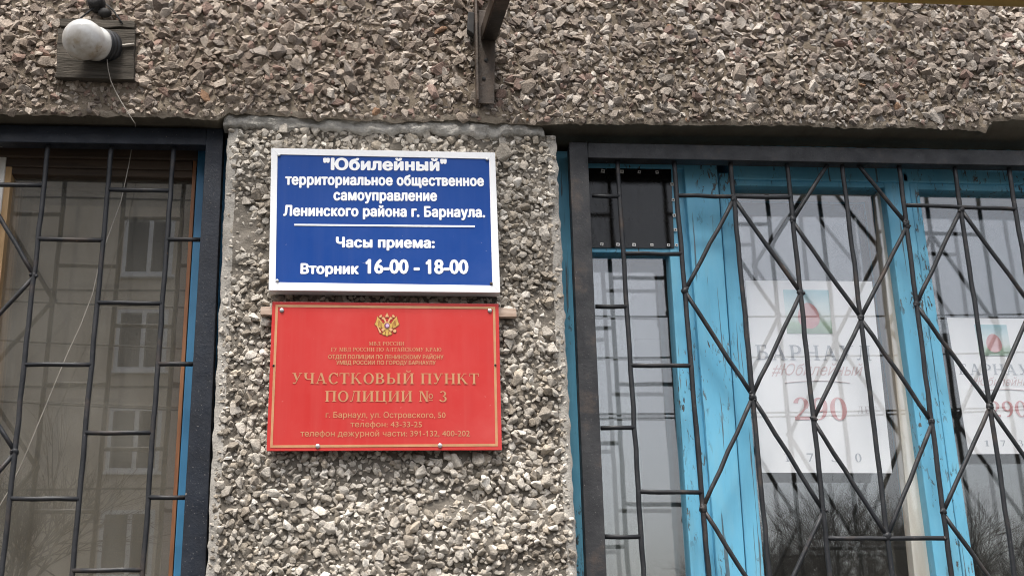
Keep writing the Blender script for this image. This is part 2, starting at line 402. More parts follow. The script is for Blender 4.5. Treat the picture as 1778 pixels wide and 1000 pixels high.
def rand_rot(n, r):
    q = r.normal(size=(n, 4)); q /= np.linalg.norm(q, axis=1)[:, None]
    a, b, c, d = q.T
    return np.stack([np.stack([1 - 2 * (c * c + d * d), 2 * (b * c - a * d), 2 * (b * d + a * c)], -1),
                     np.stack([2 * (b * c + a * d), 1 - 2 * (b * b + d * d), 2 * (c * d - a * b)], -1),
                     np.stack([2 * (b * d - a * c), 2 * (c * d + a * b), 1 - 2 * (b * b + c * c)], -1)], 1)

def rough_mesh(name, grids, x, y, z, size, lib, palette, pal_w, flat, mats, mortar_tint, seed, parent=None, aniso=(0.68, 1.3), calm=0.0):
    """grids: list of (verts (r,c,3), material index). Stones at x,y,z. One mesh."""
    r = np.random.default_rng(seed)
    VV, F4, M4, off = [], [], [], 0
    for g, mi in grids:
        rr, cc = g.shape[:2]; VV.append(g.reshape(-1, 3))
        i = (np.arange(rr - 1)[:, None] * cc + np.arange(cc - 1)[None]).ravel() + off
        F4.append(np.stack([i, i + 1, i + cc + 1, i + cc], 1)); M4.append(np.full(len(i), mi)); off += rr * cc
    F4 = np.concatenate(F4); M4 = np.concatenate(M4); nbase = off
    n = len(x); R = rand_rot(n, r); which = r.integers(0, len(lib), n)
    S = size[:, None] * r.uniform(*aniso, (n, 3))
    pal = np.array(palette); pal = pal * (1 - calm) + pal.mean(0) * calm; tint = pal[r.choice(len(pal), n, p=np.array(pal_w) / sum(pal_w))] * r.uniform(0.8, 1.2, (n, 1))
    SV, SF, ST = [], [], []
    for k, (v, f) in enumerate(lib):
        idx = np.nonzero(which == k)[0]
        if not len(idx): continue
        vv = np.einsum('nij,nvj->nvi', R[idx], v[None] * S[idx][:, None])
        vv[..., 1] *= flat
        vv += np.stack([x[idx], y[idx], z[idx]], -1)[:, None]
        m = len(v)
        SF.append((f[None] + (np.arange(len(idx)) * m)[:, None, None] + off).reshape(-1, 3)); off += len(idx) * m
        SV.append(vv.reshape(-1, 3)); ST.append(np.repeat(tint[idx], m, 0))
    V = np.concatenate(VV + SV).astype(np.float32); SF = np.concatenate(SF)
    T = np.concatenate([np.tile(np.array(mortar_tint), (nbase, 1))] + ST); T = np.concatenate([T, np.ones((len(T), 1))], 1)
    me = bpy.data.meshes.new(name); me.vertices.add(len(V)); me.vertices.foreach_set('co', V.ravel())
    nl = len(F4) * 4 + len(SF) * 3; me.loops.add(nl)
    me.loops.foreach_set('vertex_index', np.concatenate([F4.ravel(), SF.ravel()]).astype(np.int32))
    ls = np.concatenate([np.arange(len(F4)) * 4, len(F4) * 4 + np.arange(len(SF)) * 3]).astype(np.int32)
    me.polygons.add(len(ls)); me.polygons.foreach_set('loop_start', ls)
    me.polygons.foreach_set('material_index', np.concatenate([M4, np.full(len(SF), len(mats) - 1)]).astype(np.int32))
    sm = np.concatenate([np.ones(len(F4), bool), np.zeros(len(SF), bool)]); me.polygons.foreach_set('use_smooth', sm)
    at = me.attributes.new('tint', 'FLOAT_COLOR', 'POINT'); at.data.foreach_set('color', T.astype(np.float32).ravel())
    me.update(); me.validate()
    return link(name, me, mats, parent)

def scatter(x0, x1, z0, z1, step, seed, jit=0.42):
    r = np.random.default_rng(seed)
    xs = np.arange(x0, x1, step); zs = np.arange(z0, z1, step * 0.87)
    X, Z = np.meshgrid(xs, zs); X = X + (np.arange(len(zs)) % 2)[:, None] * step * 0.5
    X = X + r.uniform(-jit, jit, X.shape) * step; Z = Z + r.uniform(-jit, jit, Z.shape) * step
    return X.ravel(), Z.ravel()

# ------------------------------------------------------------------ SETTING: ground
bm = bmesh.new(); box(bm, -150, 150, -150, 60, -0.2, 0.0)
tag(from_bm('ground', bm, M['asphalt']), 'old grey asphalt ground in front of the building', 'ground', kind='structure')

# ------------------------------------------------------------------ upper stone panel
YP = -0.028
edge_px = [(-900, 178), (-200, 193), (0, 197), (200, 200), (335, 203), (376, 209), (395, 196), (500, 199), (545, 206), (640, 207), (700, 211),
           (760, 208), (800, 206), (860, 213), (930, 216), (990, 214), (1240, 216), (1400, 218), (1700, 224), (1712, 231), (1724, 209), (1810, 206), (2600, 240)]
_e = [U(a, b, YP) for a, b in edge_px]; EX = np.array([p.x for p in _e]); EZ = np.array([p.z for p in _e])
PX0, PX1, PZ1 = -2.9, 3.1, 4.05
def edge_z(x):
    return np.interp(x, EX, EZ) + (fbm(x * 45, x * 0 + 3.1, 11, 3) - 0.5) * 0.014
def mound(x, z):      # mortar relief of the panel
    return (fbm(x * 6, z * 6, 21, 3) - 0.5) * 0.012 + (fbm(x * 45, z * 45, 31, 3) - 0.5) * 0.011
xs = np.arange(PX0, PX1, 0.006); nz = 110
tt = np.linspace(0, 1, nz) ** 1.0
ez = edge_z(xs)
Xg = np.tile(xs, (nz, 1)); Zg = ez[None] + (PZ1 - ez)[None] * tt[:, None]
lowk = np.exp(-(Zg - ez[None]) / 0.010)
Yg = YP - mound(Xg, Zg) + lowk * 0.008
front = np.stack([Xg, Yg, Zg], -1)
sdep = np.array([0.0, 0.012, 0.03, 0.08, 0.2, 0.36]); drop = np.array([0.0, 0.002, 0.001, 0, 0, 0])
_n = [k for k, (a, b) in enumerate(edge_px) if not 1705 < a < 1900]
base_s = np.interp(xs, EX[_n], EZ[_n])
Xs = np.tile(xs, (len(sdep), 1)); blend = np.array([1, .8, .4, 0, 0, 0])[:, None]
Zs = (base_s + 0.004)[None] * (1 - blend) + ez[None] * blend + (fbm(Xs * 30, sdep[:, None] * 30 + Xs * 0, 41, 3) - 0.5) * 0.006 * (1 - blend)
Ys = np.concatenate([Yg[:1], (YP + sdep[1:])[:, None] + Xs[1:] * 0], 0)
soff = np.stack([Xs, Ys, Zs], -1)[::-1]
topg = np.stack([np.tile(xs, (2, 1)), np.stack([Yg[-1], xs * 0 + 0.36]), np.full((2, len(xs)), PZ1)], -1)
sx, sz = scatter(PX0 + 0.02, PX1 - 0.02, 3.0, PZ1 - 0.02, 0.0208, 51)
sx2, sz2 = scatter(PX0 + 0.02, PX1 - 0.02, 3.0, PZ1 - 0.02, 0.0195, 52, 0.5)
size1 = np.random.default_rng(53).lognormal(math.log(0.0152), 0.28, len(sx))
size2 = np.random.default_rng(54).lognormal(math.log(0.0090), 0.28, len(sx2))
sx, sz, ssz = np.concatenate([sx, sx2]), np.concatenate([sz, sz2]), np.concatenate([size1, size2])
dz = sz - np.interp(sx, EX, EZ)
patch = np.exp(-((sx - U(1530, 40, YP).x) / 0.06) ** 2 - ((sz - U(1530, 40, YP).z) / 0.10) ** 2)
p2 = np.exp(-((sx - U(780, 150, YP).x) / 0.09) ** 2 - ((sz - U(780, 150, YP).z) / 0.045) ** 2)
ssz = ssz * np.interp(dz, [0.0, 0.03, 0.10], [0.62, 0.8, 1.0])
bury = np.clip(0.9 - dz / 0.08, 0, 1) * 0.55 + patch * 0.8 + p2 * 0.6 + np.clip((fbm(sx * 9, sz * 9, 61, 3) - 0.56) * 3.0, 0, 0.6)
keep = (dz > 0.004) & (np.random.default_rng(55).random(len(sx)) > np.clip(bury - 0.35, 0, 1) * 0.4)
sx, sz, ssz, bury = sx[keep], sz[keep], ssz[keep], bury[keep]
sy = YP - mound(sx, sz) - ssz * 0.12 + np.clip(bury, 0, 1) * ssz * 0.26
LIB_A = stone_lib(46, 12, 0.0, 71)
pal_b = [(0.336, 0.275, 0.219), (0.442, 0.375, 0.31), (0.24, 0.19, 0.152), (0.547, 0.48, 0.407), (0.154, 0.122, 0.102), (0.298, 0.195, 0.158), (0.288, 0.255, 0.225), (0.365, 0.2, 0.107), (0.634, 0.575, 0.503)]
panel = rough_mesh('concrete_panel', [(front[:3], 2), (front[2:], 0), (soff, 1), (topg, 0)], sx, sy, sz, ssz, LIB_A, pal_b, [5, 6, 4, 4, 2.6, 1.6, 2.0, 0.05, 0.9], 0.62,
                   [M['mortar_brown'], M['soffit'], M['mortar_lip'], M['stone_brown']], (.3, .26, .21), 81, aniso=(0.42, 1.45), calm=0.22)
tag(panel, 'long brown crushed-stone concrete panel running across above both windows', 'wall panel')

# ------------------------------------------------------------------ pier between the windows
PL, PR, PT = U(392, 300, 0).x, U(968, 300, 0).x, U(680, 228, 0).z
PL2, PR2 = U(358, 1000, 0).x, U(1003, 1000, 0).x
def pl(z): return np.interp(z, [1.0, 1.95, 3.1], [PL2, PL2, PL])
def pr(z): return np.interp(z, [1.0, 1.95, 3.1], [PR2, PR2, PR])
PB = 1.25
def mound2(x, z):
    return (fbm(x * 5, z * 9, 121, 3) - 0.5) * 0.026 + (fbm(x * 48, z * 48, 131, 3) - 0.5) * 0.009
zs = np.arange(PB, PT, 0.006); nx = 170; u = np.linspace(0, 1, nx)
Zp = np.tile(zs[:, None], (1, nx)); wob = (fbm(zs * 30, zs * 0, 141, 3) - 0.5) * 0.008; wob2 = (fbm(zs * 30, zs * 0 + 9, 142, 3) - 0.5) * 0.010
L = pl(zs) + wob; Rr = pr(zs) + wob2
Xp = L[:, None] + (Rr - L)[:, None] * u[None]
edge_d = np.minimum(Xp - L[:, None], Rr[:, None] - Xp)
fade = np.clip(edge_d / 0.03, 0, 1)
Yp = -mound2(Xp, Zp) * fade - 0.002 + np.exp(-edge_d / 0.004) * 0.006
pf = np.stack([Xp, Yp, Zp], -1)
side = lambda col, x: np.stack([np.stack([x, pf[:, col, 1], zs], -1), np.stack([x, zs * 0 + 0.34, zs], -1)], 1)
sl_ = side(0, L)[:, ::-1]; sr_ = side(-1, Rr)
tp = np.stack([pf[-1], np.stack([pf[-1, :, 0], pf[-1, :, 0] * 0 + 0.34, pf[-1, :, 2]], -1)], 0)
ax, az = scatter(PL2 - .02, PR2 + .02, PB, PT + 0.01, 0.0178, 151)
bx, bz = scatter(PL2 - .02, PR2 + .02, PB, PT + 0.01, 0.0175, 152, 0.5)
s1 = np.random.default_rng(153).lognormal(math.log(0.0128), 0.26, len(ax)); s2 = np.random.default_rng(154).lognormal(math.log(0.0078), 0.25, len(bx))
ax, az, as_ = np.concatenate([ax, bx]), np.concatenate([az, bz]), np.concatenate([s1, s2])
ed = np.minimum(ax - pl(az), pr(az) - ax)
def gauss(px, py, rx, rz):
    p = U(px, py, 0); return np.exp(-((ax - p.x) / rx) ** 2 - ((az - p.z) / rz) ** 2)
as_ = as_ * np.interp(ed, [0.0, 0.04, 0.08], [0.6, 0.85, 1.0])
bury = np.clip(1.0 - (ed - 0.010) / 0.02, 0, 1) * 0.5 + gauss(420, 390, .045, .09) * 1.1 + gauss(760, 880, .16, .022) * 0.5 + gauss(560, 900, .1, .02) * .5 \
    + np.clip((fbm(ax * 7, az * 12, 161, 3) - 0.58) * 4, 0, 0.7)
keep = (ed > 0.009) & (az < PT - 0.008) & (np.random.default_rng(155).random(len(ax)) > np.clip(bury - 0.45, 0, 1) * 0.9)
ax, az, as_, bury, ed = ax[keep], az[keep], as_[keep], bury[keep], ed[keep]
ay = -mound2(ax, az) * np.clip(ed / 0.03, 0, 1) - as_ * 0.32 + np.clip(bury, 0, 1) * as_ * 0.45
for q_, ylim in (([(462, 783), (872, 527)], -0.0005), ([(466, 506), (869, 257)], -0.004)):
    c0_, c1_ = U(*q_[0], -.03), U(*q_[1], -.03)
    k_ = (ax > c0_.x - .012) & (ax < c1_.x + .012) & (az > c0_.z - .012) & (az < c1_.z + .012)
    as_[k_] = np.minimum(as_[k_], 0.012); ay[k_] = np.maximum(ay[k_], ylim - 0.006)
LIB_B = stone_lib(44, 13, 0.10, 171)
pal_g = [(.50, .46, .40), (.63, .585, .515), (.38, .34, .285), (.78, .74, .67), (.25, .215, .172), (.44, .38, .30)]
pier = rough_mesh('stone_pier', [(pf[:, :6], 1), (pf[:, 5:-5], 0), (pf[:, -6:], 1), (sl_, 1), (sr_, 1), (tp, 0)], ax, ay, az, as_, LIB_B, pal_g, [5, 4, 4, 1.3, 2.4, 2.4], 0.70,
                  [M['mortar_grey'], M['arris'], M['stone_grey']], (.35, .33, .3), 181, aniso=(0.6, 1.3), calm=0.22)
tag(pier, 'grey pebble-dashed pier between the two windows, carrying the blue and the red sign', 'wall pier', 'stone piers between the windows')
# cement fillet that closes the top of the pier against the panel
top_px = [(388, 203), (396, 195), (500, 198), (540, 205), (640, 206), (700, 210), (800, 206), (860, 211), (930, 214), (941, 222), (948, 234)]
bot_px = [(389, 220), (396, 221), (500, 224), (540, 226), (640, 230), (700, 232), (800, 235), (860, 239), (930, 237), (941, 238), (948, 238)]
YC = -0.014
tX = np.array([U(a, b, YC).x for a, b in top_px]); tZ = np.array([U(a, b, YC).z for a, b in top_px])
bX = np.array([U(a, b, YC).x for a, b in bot_px]); bZ = np.array([U(a, b, YC).z for a, b in bot_px])
cx = np.arange(tX[0], tX[-1], 0.005); zt = np.interp(cx, tX, tZ) + 0.010; zb = np.interp(cx, bX, bZ) + (fbm(cx * 38, cx * 0, 191, 5) - 0.5) * 0.030
v = np.linspace(0, 1, 14)[:, None]
Zc = zb[None] * (1 - v) + zt[None] * v; Xc = np.tile(cx, (14, 1))
prof = np.interp(v, [0, 0.07, 0.25, 0.7, 1], [0.020, 0.004, 0, 0.002, 0.010])
Yc = YC + prof - (fbm(Xc * 26, Zc * 60, 195, 5) - 0.5) * 0.020 - np.clip(fbm(Xc * 60, Zc * 60, 198, 4) - 0.55, 0, 1) * 0.016
bm = bmesh.new(); G = [[bm.verts.new((Xc[i, j], Yc[i, j], Zc[i, j])) for j in range(len(cx))] for i in range(14)]
for i in range(13):
    for j in range(len(cx) - 1): bm.faces.new((G[i][j], G[i][j + 1], G[i + 1][j + 1], G[i + 1][j]))
bk = [[bm.verts.new((Xc[i, j], 0.03, Zc[i, j])) for j in range(len(cx))] for i in (0, 13)]
for j in range(len(cx) - 1):
    bm.faces.new((bk[0][j], bk[0][j + 1], G[0][j + 1], G[0][j])); bm.faces.new((G[13][j], G[13][j + 1], bk[1][j + 1], bk[1][j]))
for j in (0, len(cx) - 1): bm.faces.new([bk[0][j]] + [G[i][j] for i in range(14)] + [bk[1][j]])
from_bm('cement_fillet', bm, M['cement'], pier, smooth=True)
# the next piers, outside the picture
for dx, lb in ((2.88, 'grey pebble-dashed pier beyond the right window'), (-2.80, 'grey pebble-dashed pier beyond the left window')):
    p = pier.copy(); COL.objects.link(p); p.location.x += dx; p['label'] = lb
    for ch in pier.children:
        c = ch.copy(); COL.objects.link(c); c.parent = p
bm = bmesh.new(); box(bm, -3.6, 3.7, 0.01, 0.34, 0.0, 1.245, 0.004)
tag(from_bm('plinth_wall', bm, M['mortar_grey']), 'plain rendered wall below both barred windows', 'wall')

# ------------------------------------------------------------------ room behind the windows
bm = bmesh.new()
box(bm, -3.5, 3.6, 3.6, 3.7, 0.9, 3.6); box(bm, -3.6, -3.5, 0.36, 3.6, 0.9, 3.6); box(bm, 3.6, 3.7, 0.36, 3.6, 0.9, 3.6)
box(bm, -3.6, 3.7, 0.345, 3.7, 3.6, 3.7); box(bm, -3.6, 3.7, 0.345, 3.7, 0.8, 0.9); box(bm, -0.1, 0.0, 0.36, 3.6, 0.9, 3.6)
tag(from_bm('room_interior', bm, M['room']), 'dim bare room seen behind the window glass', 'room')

# ------------------------------------------------------------------ window builder pieces
def cloth(name, x0, x1, z0, z1, y, mat, waves, amp, label, cat='curtain'):
    bm = bmesh.new(); n = 120; rows = 6
    G = []
    for i in range(rows + 1):
        row = []
        for j in range(n + 1):
            t = j / n; x = x0 + (x1 - x0) * t
            yy = y + amp * (math.sin(t * waves * 6.283 + 0.4 * math.sin(i)) + 0.4 * math.sin(t * waves * 2.3 * 6.283 + 1.3))
            row.append(bm.verts.new((x, yy, z0 + (z1 - z0) * i / rows)))
        G.append(row)
    for i in range(rows):
        for j in range(n): bm.faces.new((G[i][j], G[i][j + 1], G[i + 1][j + 1], G[i + 1][j]))
    o = from_bm(name, bm, mat, None, True)
    s = o.modifiers.new('thickness', 'SOLIDIFY'); s.thickness = 0.0015
    return tag(o, label, cat)

YB = 1290      # photograph row where the window boxes end, below the picture
def ln(p, q, y):   # x on the line p-q at row y
    return p[0] + (q[0] - p[0]) * (y - p[1]) / (q[1] - p[1])

# ---- right window
rw = thing('window', U(1320, YB, 0.12), 'blue-painted wooden window with peeling paint and two white posters behind its glass', 'window')
gB = ((1188, 300), (1246, 1000)); gL = ((1272, 330), (1328, 1000)); gR = ((1535, 320), (1626, 1000)); gV = ((1566, 314), (1655, 1000))
g3 = ((1595, 325), (1694, 1000)); g1R = ((1163, 440), (1200, 1000))
T = 262
def st(name, a, b, y0, y1, t=T, b_=YB, mat='blue', bev=0.004, par=rw):
    return slab(name, [(ln(*a, b_), b_), (ln(*b, b_), b_), (ln(*b, t), t), (ln(*a, t), t)], y0, y1, M[mat], par, bev)
lj0 = ((952, 240), (985, 1000)); lj1 = ((1018, 430), (1040, 1000))
st('jamb', lj0, lj1, 0.118, 0.30)
hd = slab('head_rail', [(1268, 311), (1990, 324), (1990, 256), (1268, 250)], 0.121, 0.30, M['blue'], rw, 0.004)
slab('head_rail', [(1018, 292), (1190, 294), (1190, 250), (1018, 250)], 0.123, 0.30, M['blue'], rw, 0.004)
st('mullion', gB, ((1246, 300), (1296, 1000)), 0.115, 0.30)
# left narrow sash
s1_ = st('sash', g1R, ((1180, 440), (1226, 1000)), 0.127, 0.19, t=290)
st('moulding', ((1181, 440), (1227, 1000)), ((1187, 300), (1245, 1000)), 0.136, 0.30, t=290)
slab('glazing_bar', [(1018, 438), (1168, 439), (1167, 428), (1018, 427)], 0.129, 0.19, M['blue'], s1_, 0.003)
slab('pane', [(1016, YB), (ln(*g1R, YB) + 8, YB), (ln(*g1R, 434) + 8, 434), (1016, 434)], 0.155, 0.158, M['glass_right'], s1_, 0)
slab('pane', [(1016, YB), (ln(*g1R, YB) + 8, YB), (ln(*g1R, 292) + 8, 292), (1016, 292)], 0.215, 0.218, M['glass_right'], s1_, 0)
# middle sash
s2_ = st('sash', ((1247, 300), (1297, 1000)), gL, 0.127, 0.19, t=300)
slab('sash_rail', [(1268, 322), (1540, 326), (1540, 306), (1268, 302)], 0.131, 0.19, M['blue'], s2_, 0.003)
st('sash_stile', gR, gV, 0.127, 0.30, t=300, par=s2_)
slab('pane', [(ln(*gL, YB) - 8, YB), (ln(*gR, YB) + 8, YB), (ln(*gR, 312) + 8, 312), (ln(*gL, 312) - 8, 312)], 0.157, 0.160, M['glass_right'], s2_, 0)
st('sash_post', ((1568, 314), (1657, 1000)), ((1578, 314), (1672, 1000)), 0.121, 0.30, t=300)
s3_ = st('sash', ((1579, 325), (1673, 1000)), g3, 0.127, 0.19, t=300)
slab('sash_rail', [(1590, 329), (1900, 336), (1900, 313), (1590, 308)], 0.131, 0.19, M['blue'], s3_, 0.003)
g3R = ((1880, 330), (2020, 1000))
st('sash_stile', g3R, ((1910, 330), (2055, 1000)), 0.127, 0.19, t=300, par=s3_)
st('jamb', ((1911, 330), (2056, 1000)), ((1990, 330), (2150, 1000)), 0.118, 0.30)
slab('pane', [(ln(*g3, YB) - 8, YB), (ln(*g3R, YB) + 8, YB), (ln(*g3R, 318) + 8, 318), (ln(*g3, 318) - 8, 318)], 0.157, 0.160, M['glass_right'], s3_, 0)
bm = bmesh.new(); z = U(1500, YB, 0.12).z; box(bm, 0.50, 2.44, 0.02, 0.33, z - 0.06, z - 0.002, 0.006)
from_bm('sill', bm, M['cement'], rw)
# inner cream sashes and inner panes
YI = 0.225
def inner(a, b, c, d, top, pane_mat, mat, par):
    """a-b: left stile edges, c-d right stile edges (photograph lines on the plane YI)"""
    f = st('inner_sash', a, b, YI, YI + 0.045, t=top, mat=mat, par=par)
    st('inner_stile', c, d, YI, YI + 0.045, t=top, mat=mat, par=f) if False else None
    return f
i2 = st('inner_sash', ((1516, 332), (1600, 1000)), ((1560, 332), (1644, 1000)), YI, YI + 0.05, t=330, mat='cream')
slab('rust_stain', [(ln((1516, 332), (1600, 1000), YB) - 7, YB), (ln((1516, 332), (1600, 1000), YB) - 0.5, YB), (1515, 332), (1508, 332)], YI + 0.004, YI + 0.045, M['stained_cream'], rw, 0.001).name = 'bare_wood_edge'
st('inner_sash', ((1225, 332), (1287, 1000)), ((1264, 332), (1326, 1000)), YI, YI + 0.05, t=330, mat='cream')
slab('inner_rail', [(1250, 337), (1560, 341), (1560, 322), (1250, 318)], YI - 0.002, YI + 0.05, M['cream'], rw, 0.003)
slab('inner_pane', [(1255, YB), (1700, YB), (1560, 330), (1255, 330)], YI + 0.020, YI + 0.023, M['glass_right'], rw, 0)
st('inner_sash', ((1563, 340), (1655, 1000)), ((1592, 340), (1688, 1000)), YI, YI + 0.05, t=336, mat='cream')
slab('inner_rail', [(1575, 345), (1960, 352), (1960, 332), (1575, 327)], YI - 0.002, YI + 0.05, M['cream'], rw, 0.003)
slab('inner_pane', [(1700, YB), (2080, YB), (1950, 340), (1575, 340)], YI + 0.020, YI + 0.023, M['glass_right'], rw, 0)
st('cream_stile', ((1523, 332), (1588, 1000)), ((1539, 332), (1629, 1000)), 0.166, 0.205, t=326, mat='cream_worn', par=s2_, bev=0.002)
# dark film over the small top pane, with its tacks
scr = slab('film_screen', [(1016, 430), (1171, 431), (1165, 291), (1014, 290)], 0.1245, 0.1265, M['screen'], rw, 0)
tk = [(1045, 424), (1073, 424.5), (1101, 425), (1132, 425), (1161, 425.5), (1175, 425.5), (1167, 320), (1169, 347), (1171, 374), (1173, 399), (1047, 297), (1080, 298), (1110, 298.5), (1141, 299)]
for i, (a, b) in enumerate(tk):
    bm = bmesh.new(); c = U(a, b, 0.1215); h = 0.0048 * random.uniform(0.85, 1.15); r_ = random.uniform(-.25, .25)
    pts = [(c.x + h * (sx_ * math.cos(r_) - sz_ * math.sin(r_)), c.z + h * (sx_ * math.sin(r_) + sz_ * math.cos(r_))) for sx_, sz_ in ((-1, -1), (1, -1), (1, 1), (-1, 1))]
    prism(bm, pts, 0.1215, 0.1243, 0.0004)
    t_ = from_bm('tack_card', bm, M['card'], scr)
    bm = bmesh.new(); lathe(bm, (c.x, 0.1214, c.z), (0, -1, 0), [(0, 0.0022), (0.001, 0.0019), (0.0016, 0.0)], 8)
    from_bm('nail', bm, M['bar_metal'], t_)
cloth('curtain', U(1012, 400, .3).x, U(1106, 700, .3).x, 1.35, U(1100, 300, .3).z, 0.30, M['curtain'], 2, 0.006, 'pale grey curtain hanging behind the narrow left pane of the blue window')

# ---- left window
lw_ = thing('window', U(0, YB, 0.12), 'wooden window with thin orange sash and blue outer frame left of the pier', 'window')
ob = ((341, 290), (300, 990)); oa = ((334.5, 290), (292.5, 990))
st('jamb', ((342, 290), (301, 990)), ((398, 290), (352, 990)), 0.118, 0.30, t=225, mat='darker_blue', par=lw_)
slab('head_rail', [(-900, 258), (345, 278), (345, 228), (-900, 205)], 0.121, 0.30, M['wood_brown'], lw_, 0.004)
sA = st('sash', oa, ob, 0.127, 0.185, t=276, mat='wood_orange', par=lw_, bev=0.002)
slab('sash_rail', [(8, 302), (334, 309), (334, 297), (8, 290)], 0.133, 0.185, M['wood_brown'], sA, 0.003)
slab('sash_rail', [(8, 289), (334, 296), (334, 280), (8, 274)], 0.128, 0.185, M['wood_brown'], sA, 0.003)
lo = ((20, 300), (-30, 780)); lo2 = ((9, 300), (-42, 780)); lo3 = ((-52, 300), (-110, 780))
st('sash_stile', lo2, lo, 0.131, 0.185, t=276, mat='wood_tan', par=sA, bev=0.002)
slab('pane', [(ln(*lo, YB) - 6, YB), (ln(*oa, YB) + 6, YB), (ln(*oa, 290) + 6, 290), (ln(*lo, 290) - 6, 290)], 0.157, 0.160, M['glass_left'], sA, 0)
st('mullion', lo3, ((8, 300), (-43, 780)), 0.124, 0.30, t=270, mat='cream', par=lw_)
sB = st('sash', ((-75, 300), (-135, 780)), ((-53, 300), (-111, 780)), 0.127, 0.185, t=270, mat='wood_tan', par=lw_)
slab('pane', [(-1000, YB), (ln((-75, 300), (-135, 780), YB) + 6, YB), (-70, 285), (-780, 270)], 0.157, 0.160, M['glass_left'], sB, 0)
st('jamb', ((-860, 300), (-1020, 1000)), ((-780, 300), (-930, 1000)), 0.118, 0.30, t=225, par=lw_)
# inner sash of the left window
iA = st('inner_sash', ((320, 320), (278, 990)), ((335, 320), (293, 990)), YI, YI + 0.05, t=300, mat='wood_brown', par=lw_)
slab('inner_rail', [(-20, 322), (330, 330), (330, 304), (-20, 296)], YI - 0.002, YI + 0.05, M['wood_brown'], iA, 0.003)
slab('inner_pane', [(-130, YB), (310, YB), (318, 322), (-20, 322)], YI + 0.020, YI + 0.023, M['glass_left'], iA, 0)
st('inner_stile', ((22, 320), (-45, 990)), ((34, 320), (-32, 990)), YI, YI + 0.05, t=300, mat='wood_tan', par=iA)
bm = bmesh.new(); z = U(0, YB, 0.12).z; box(bm, -2.40, -0.445, 0.02, 0.33, z - 0.06, z - 0.002, 0.006)
from_bm('sill', bm, M['cement'], lw_)
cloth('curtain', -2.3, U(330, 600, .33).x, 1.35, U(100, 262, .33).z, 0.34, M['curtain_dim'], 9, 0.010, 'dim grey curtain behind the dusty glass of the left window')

# ------------------------------------------------------------------ window grilles
YG = 0.055
def bar(name, pts, mat, parent, r=0.0068, y=YG, beads=(), wob=0.05, sag=0.0012):
    P = [U(a, b, y) for a, b in pts]
    path = []
    for a, b in zip(P[:-1], P[1:]):
        n = max(2, int((b - a).length / 0.05))
        for k in range(n):
            q = a.lerp(b, k / n)
            if path: q += Vector((random.uniform(-1, 1), random.uniform(-1, 1), random.uniform(-1, 1))) * sag
            path.append(q)
    path.append(P[-1])
    bm = bmesh.new(); tube(bm, path, r, 9, True, wob)
    for a, b in beads:
        c = U(a, b, y - 0.001)
        blob(bm, c, 0.0100 * random.uniform(0.88, 1.12), 2, (1, 0.85, 1.15), 0.16)
        for _ in range(2): blob(bm, c + Vector((random.uniform(-1, 1), -0.4, random.uniform(-1, 1))) * 0.008, 0.0055, 1, (1, 1, 1), 0.3)
    return from_bm(name, bm, mat, parent, True)

def vline(p, q, y0, y1, n=3):
    return [(ln(p, q, y), y) for y in np.linspace(y0, y1, n)]

# right grille
rg = thing('window_grille', U(1400, YB, YG), 'welded grey-black steel grille with diamond pattern over the blue window', 'window grille')
FY0, FY1 = 0.032, 0.074
fr = slab('frame', [(988, 247), (1020, 247.5), (ln((1019, 274), (1053, 1000), YB), YB), (ln((989, 247), (1019, 1000), YB), YB)], FY0, FY1, M['grey_metal'], rg, 0.002)
slab('top_rail', [(1021, 274), (2010, 292), (2010, 266), (1021, 248)], FY0 + 0.002, FY1, M['grey_metal'], rg, 0.002)
slab('side_rail', [(1975, 292), (2010, 293), (ln((2010, 290), (2170, 1000), YB), YB), (ln((1975, 290), (2130, 1000), YB), YB)], FY0, FY1, M['grey_metal'], rg, 0.002)
VB = [((1072, 276), (1118, 1000)), ((1170, 277), (1231, 1000)), ((1268, 279), (1336, 1000)), ((1366, 281), (1441, 1000)), ((1462, 283), (1549, 1000)),
      ((1560, 285), (1652, 1000)), ((1657, 287), (1762, 1000)), ((1751, 288), (1868, 1000)), ((1848, 290), (1976, 1000)), ((1945, 292), (2090, 1000))]
for a, b in VB: bar('bar', vline(a, b, a[1] - 4, YB, 4), M['bar_metal'], rg)
def X(i, y): return ln(*VB[i - 1], y)
MB_ = M['bar_metal']
HB = [((1028, 340), (X(1, 341), 341)), ((X(2, 340), 340), (X(3, 343), 341.5), (X(4, 343), 343)), ((X(1, 441), 440.5), (X(2, 441), 441)), ((1034, 532), (X(1, 532), 532)),
      ((X(1, 634), 634), (X(2, 635), 635)), ((1043, 743), (X(1, 742), 742)), ((X(1, 853), 853), (X(2, 854), 854.5)), ((1050, 931), (X(1, 931), 931)),
      ((X(6, 357), 356.5), (X(7, 360), 360), (X(8, 364), 363.5)), ((X(4, 934), 934), (X(5, 934), 934), (X(6, 934), 934)), ((X(1, 1040), 1041), (X(2, 1041), 1041))]
for h in HB: bar('cross_bar', h, MB_, rg, r=0.0062, y=YG - 0.001)
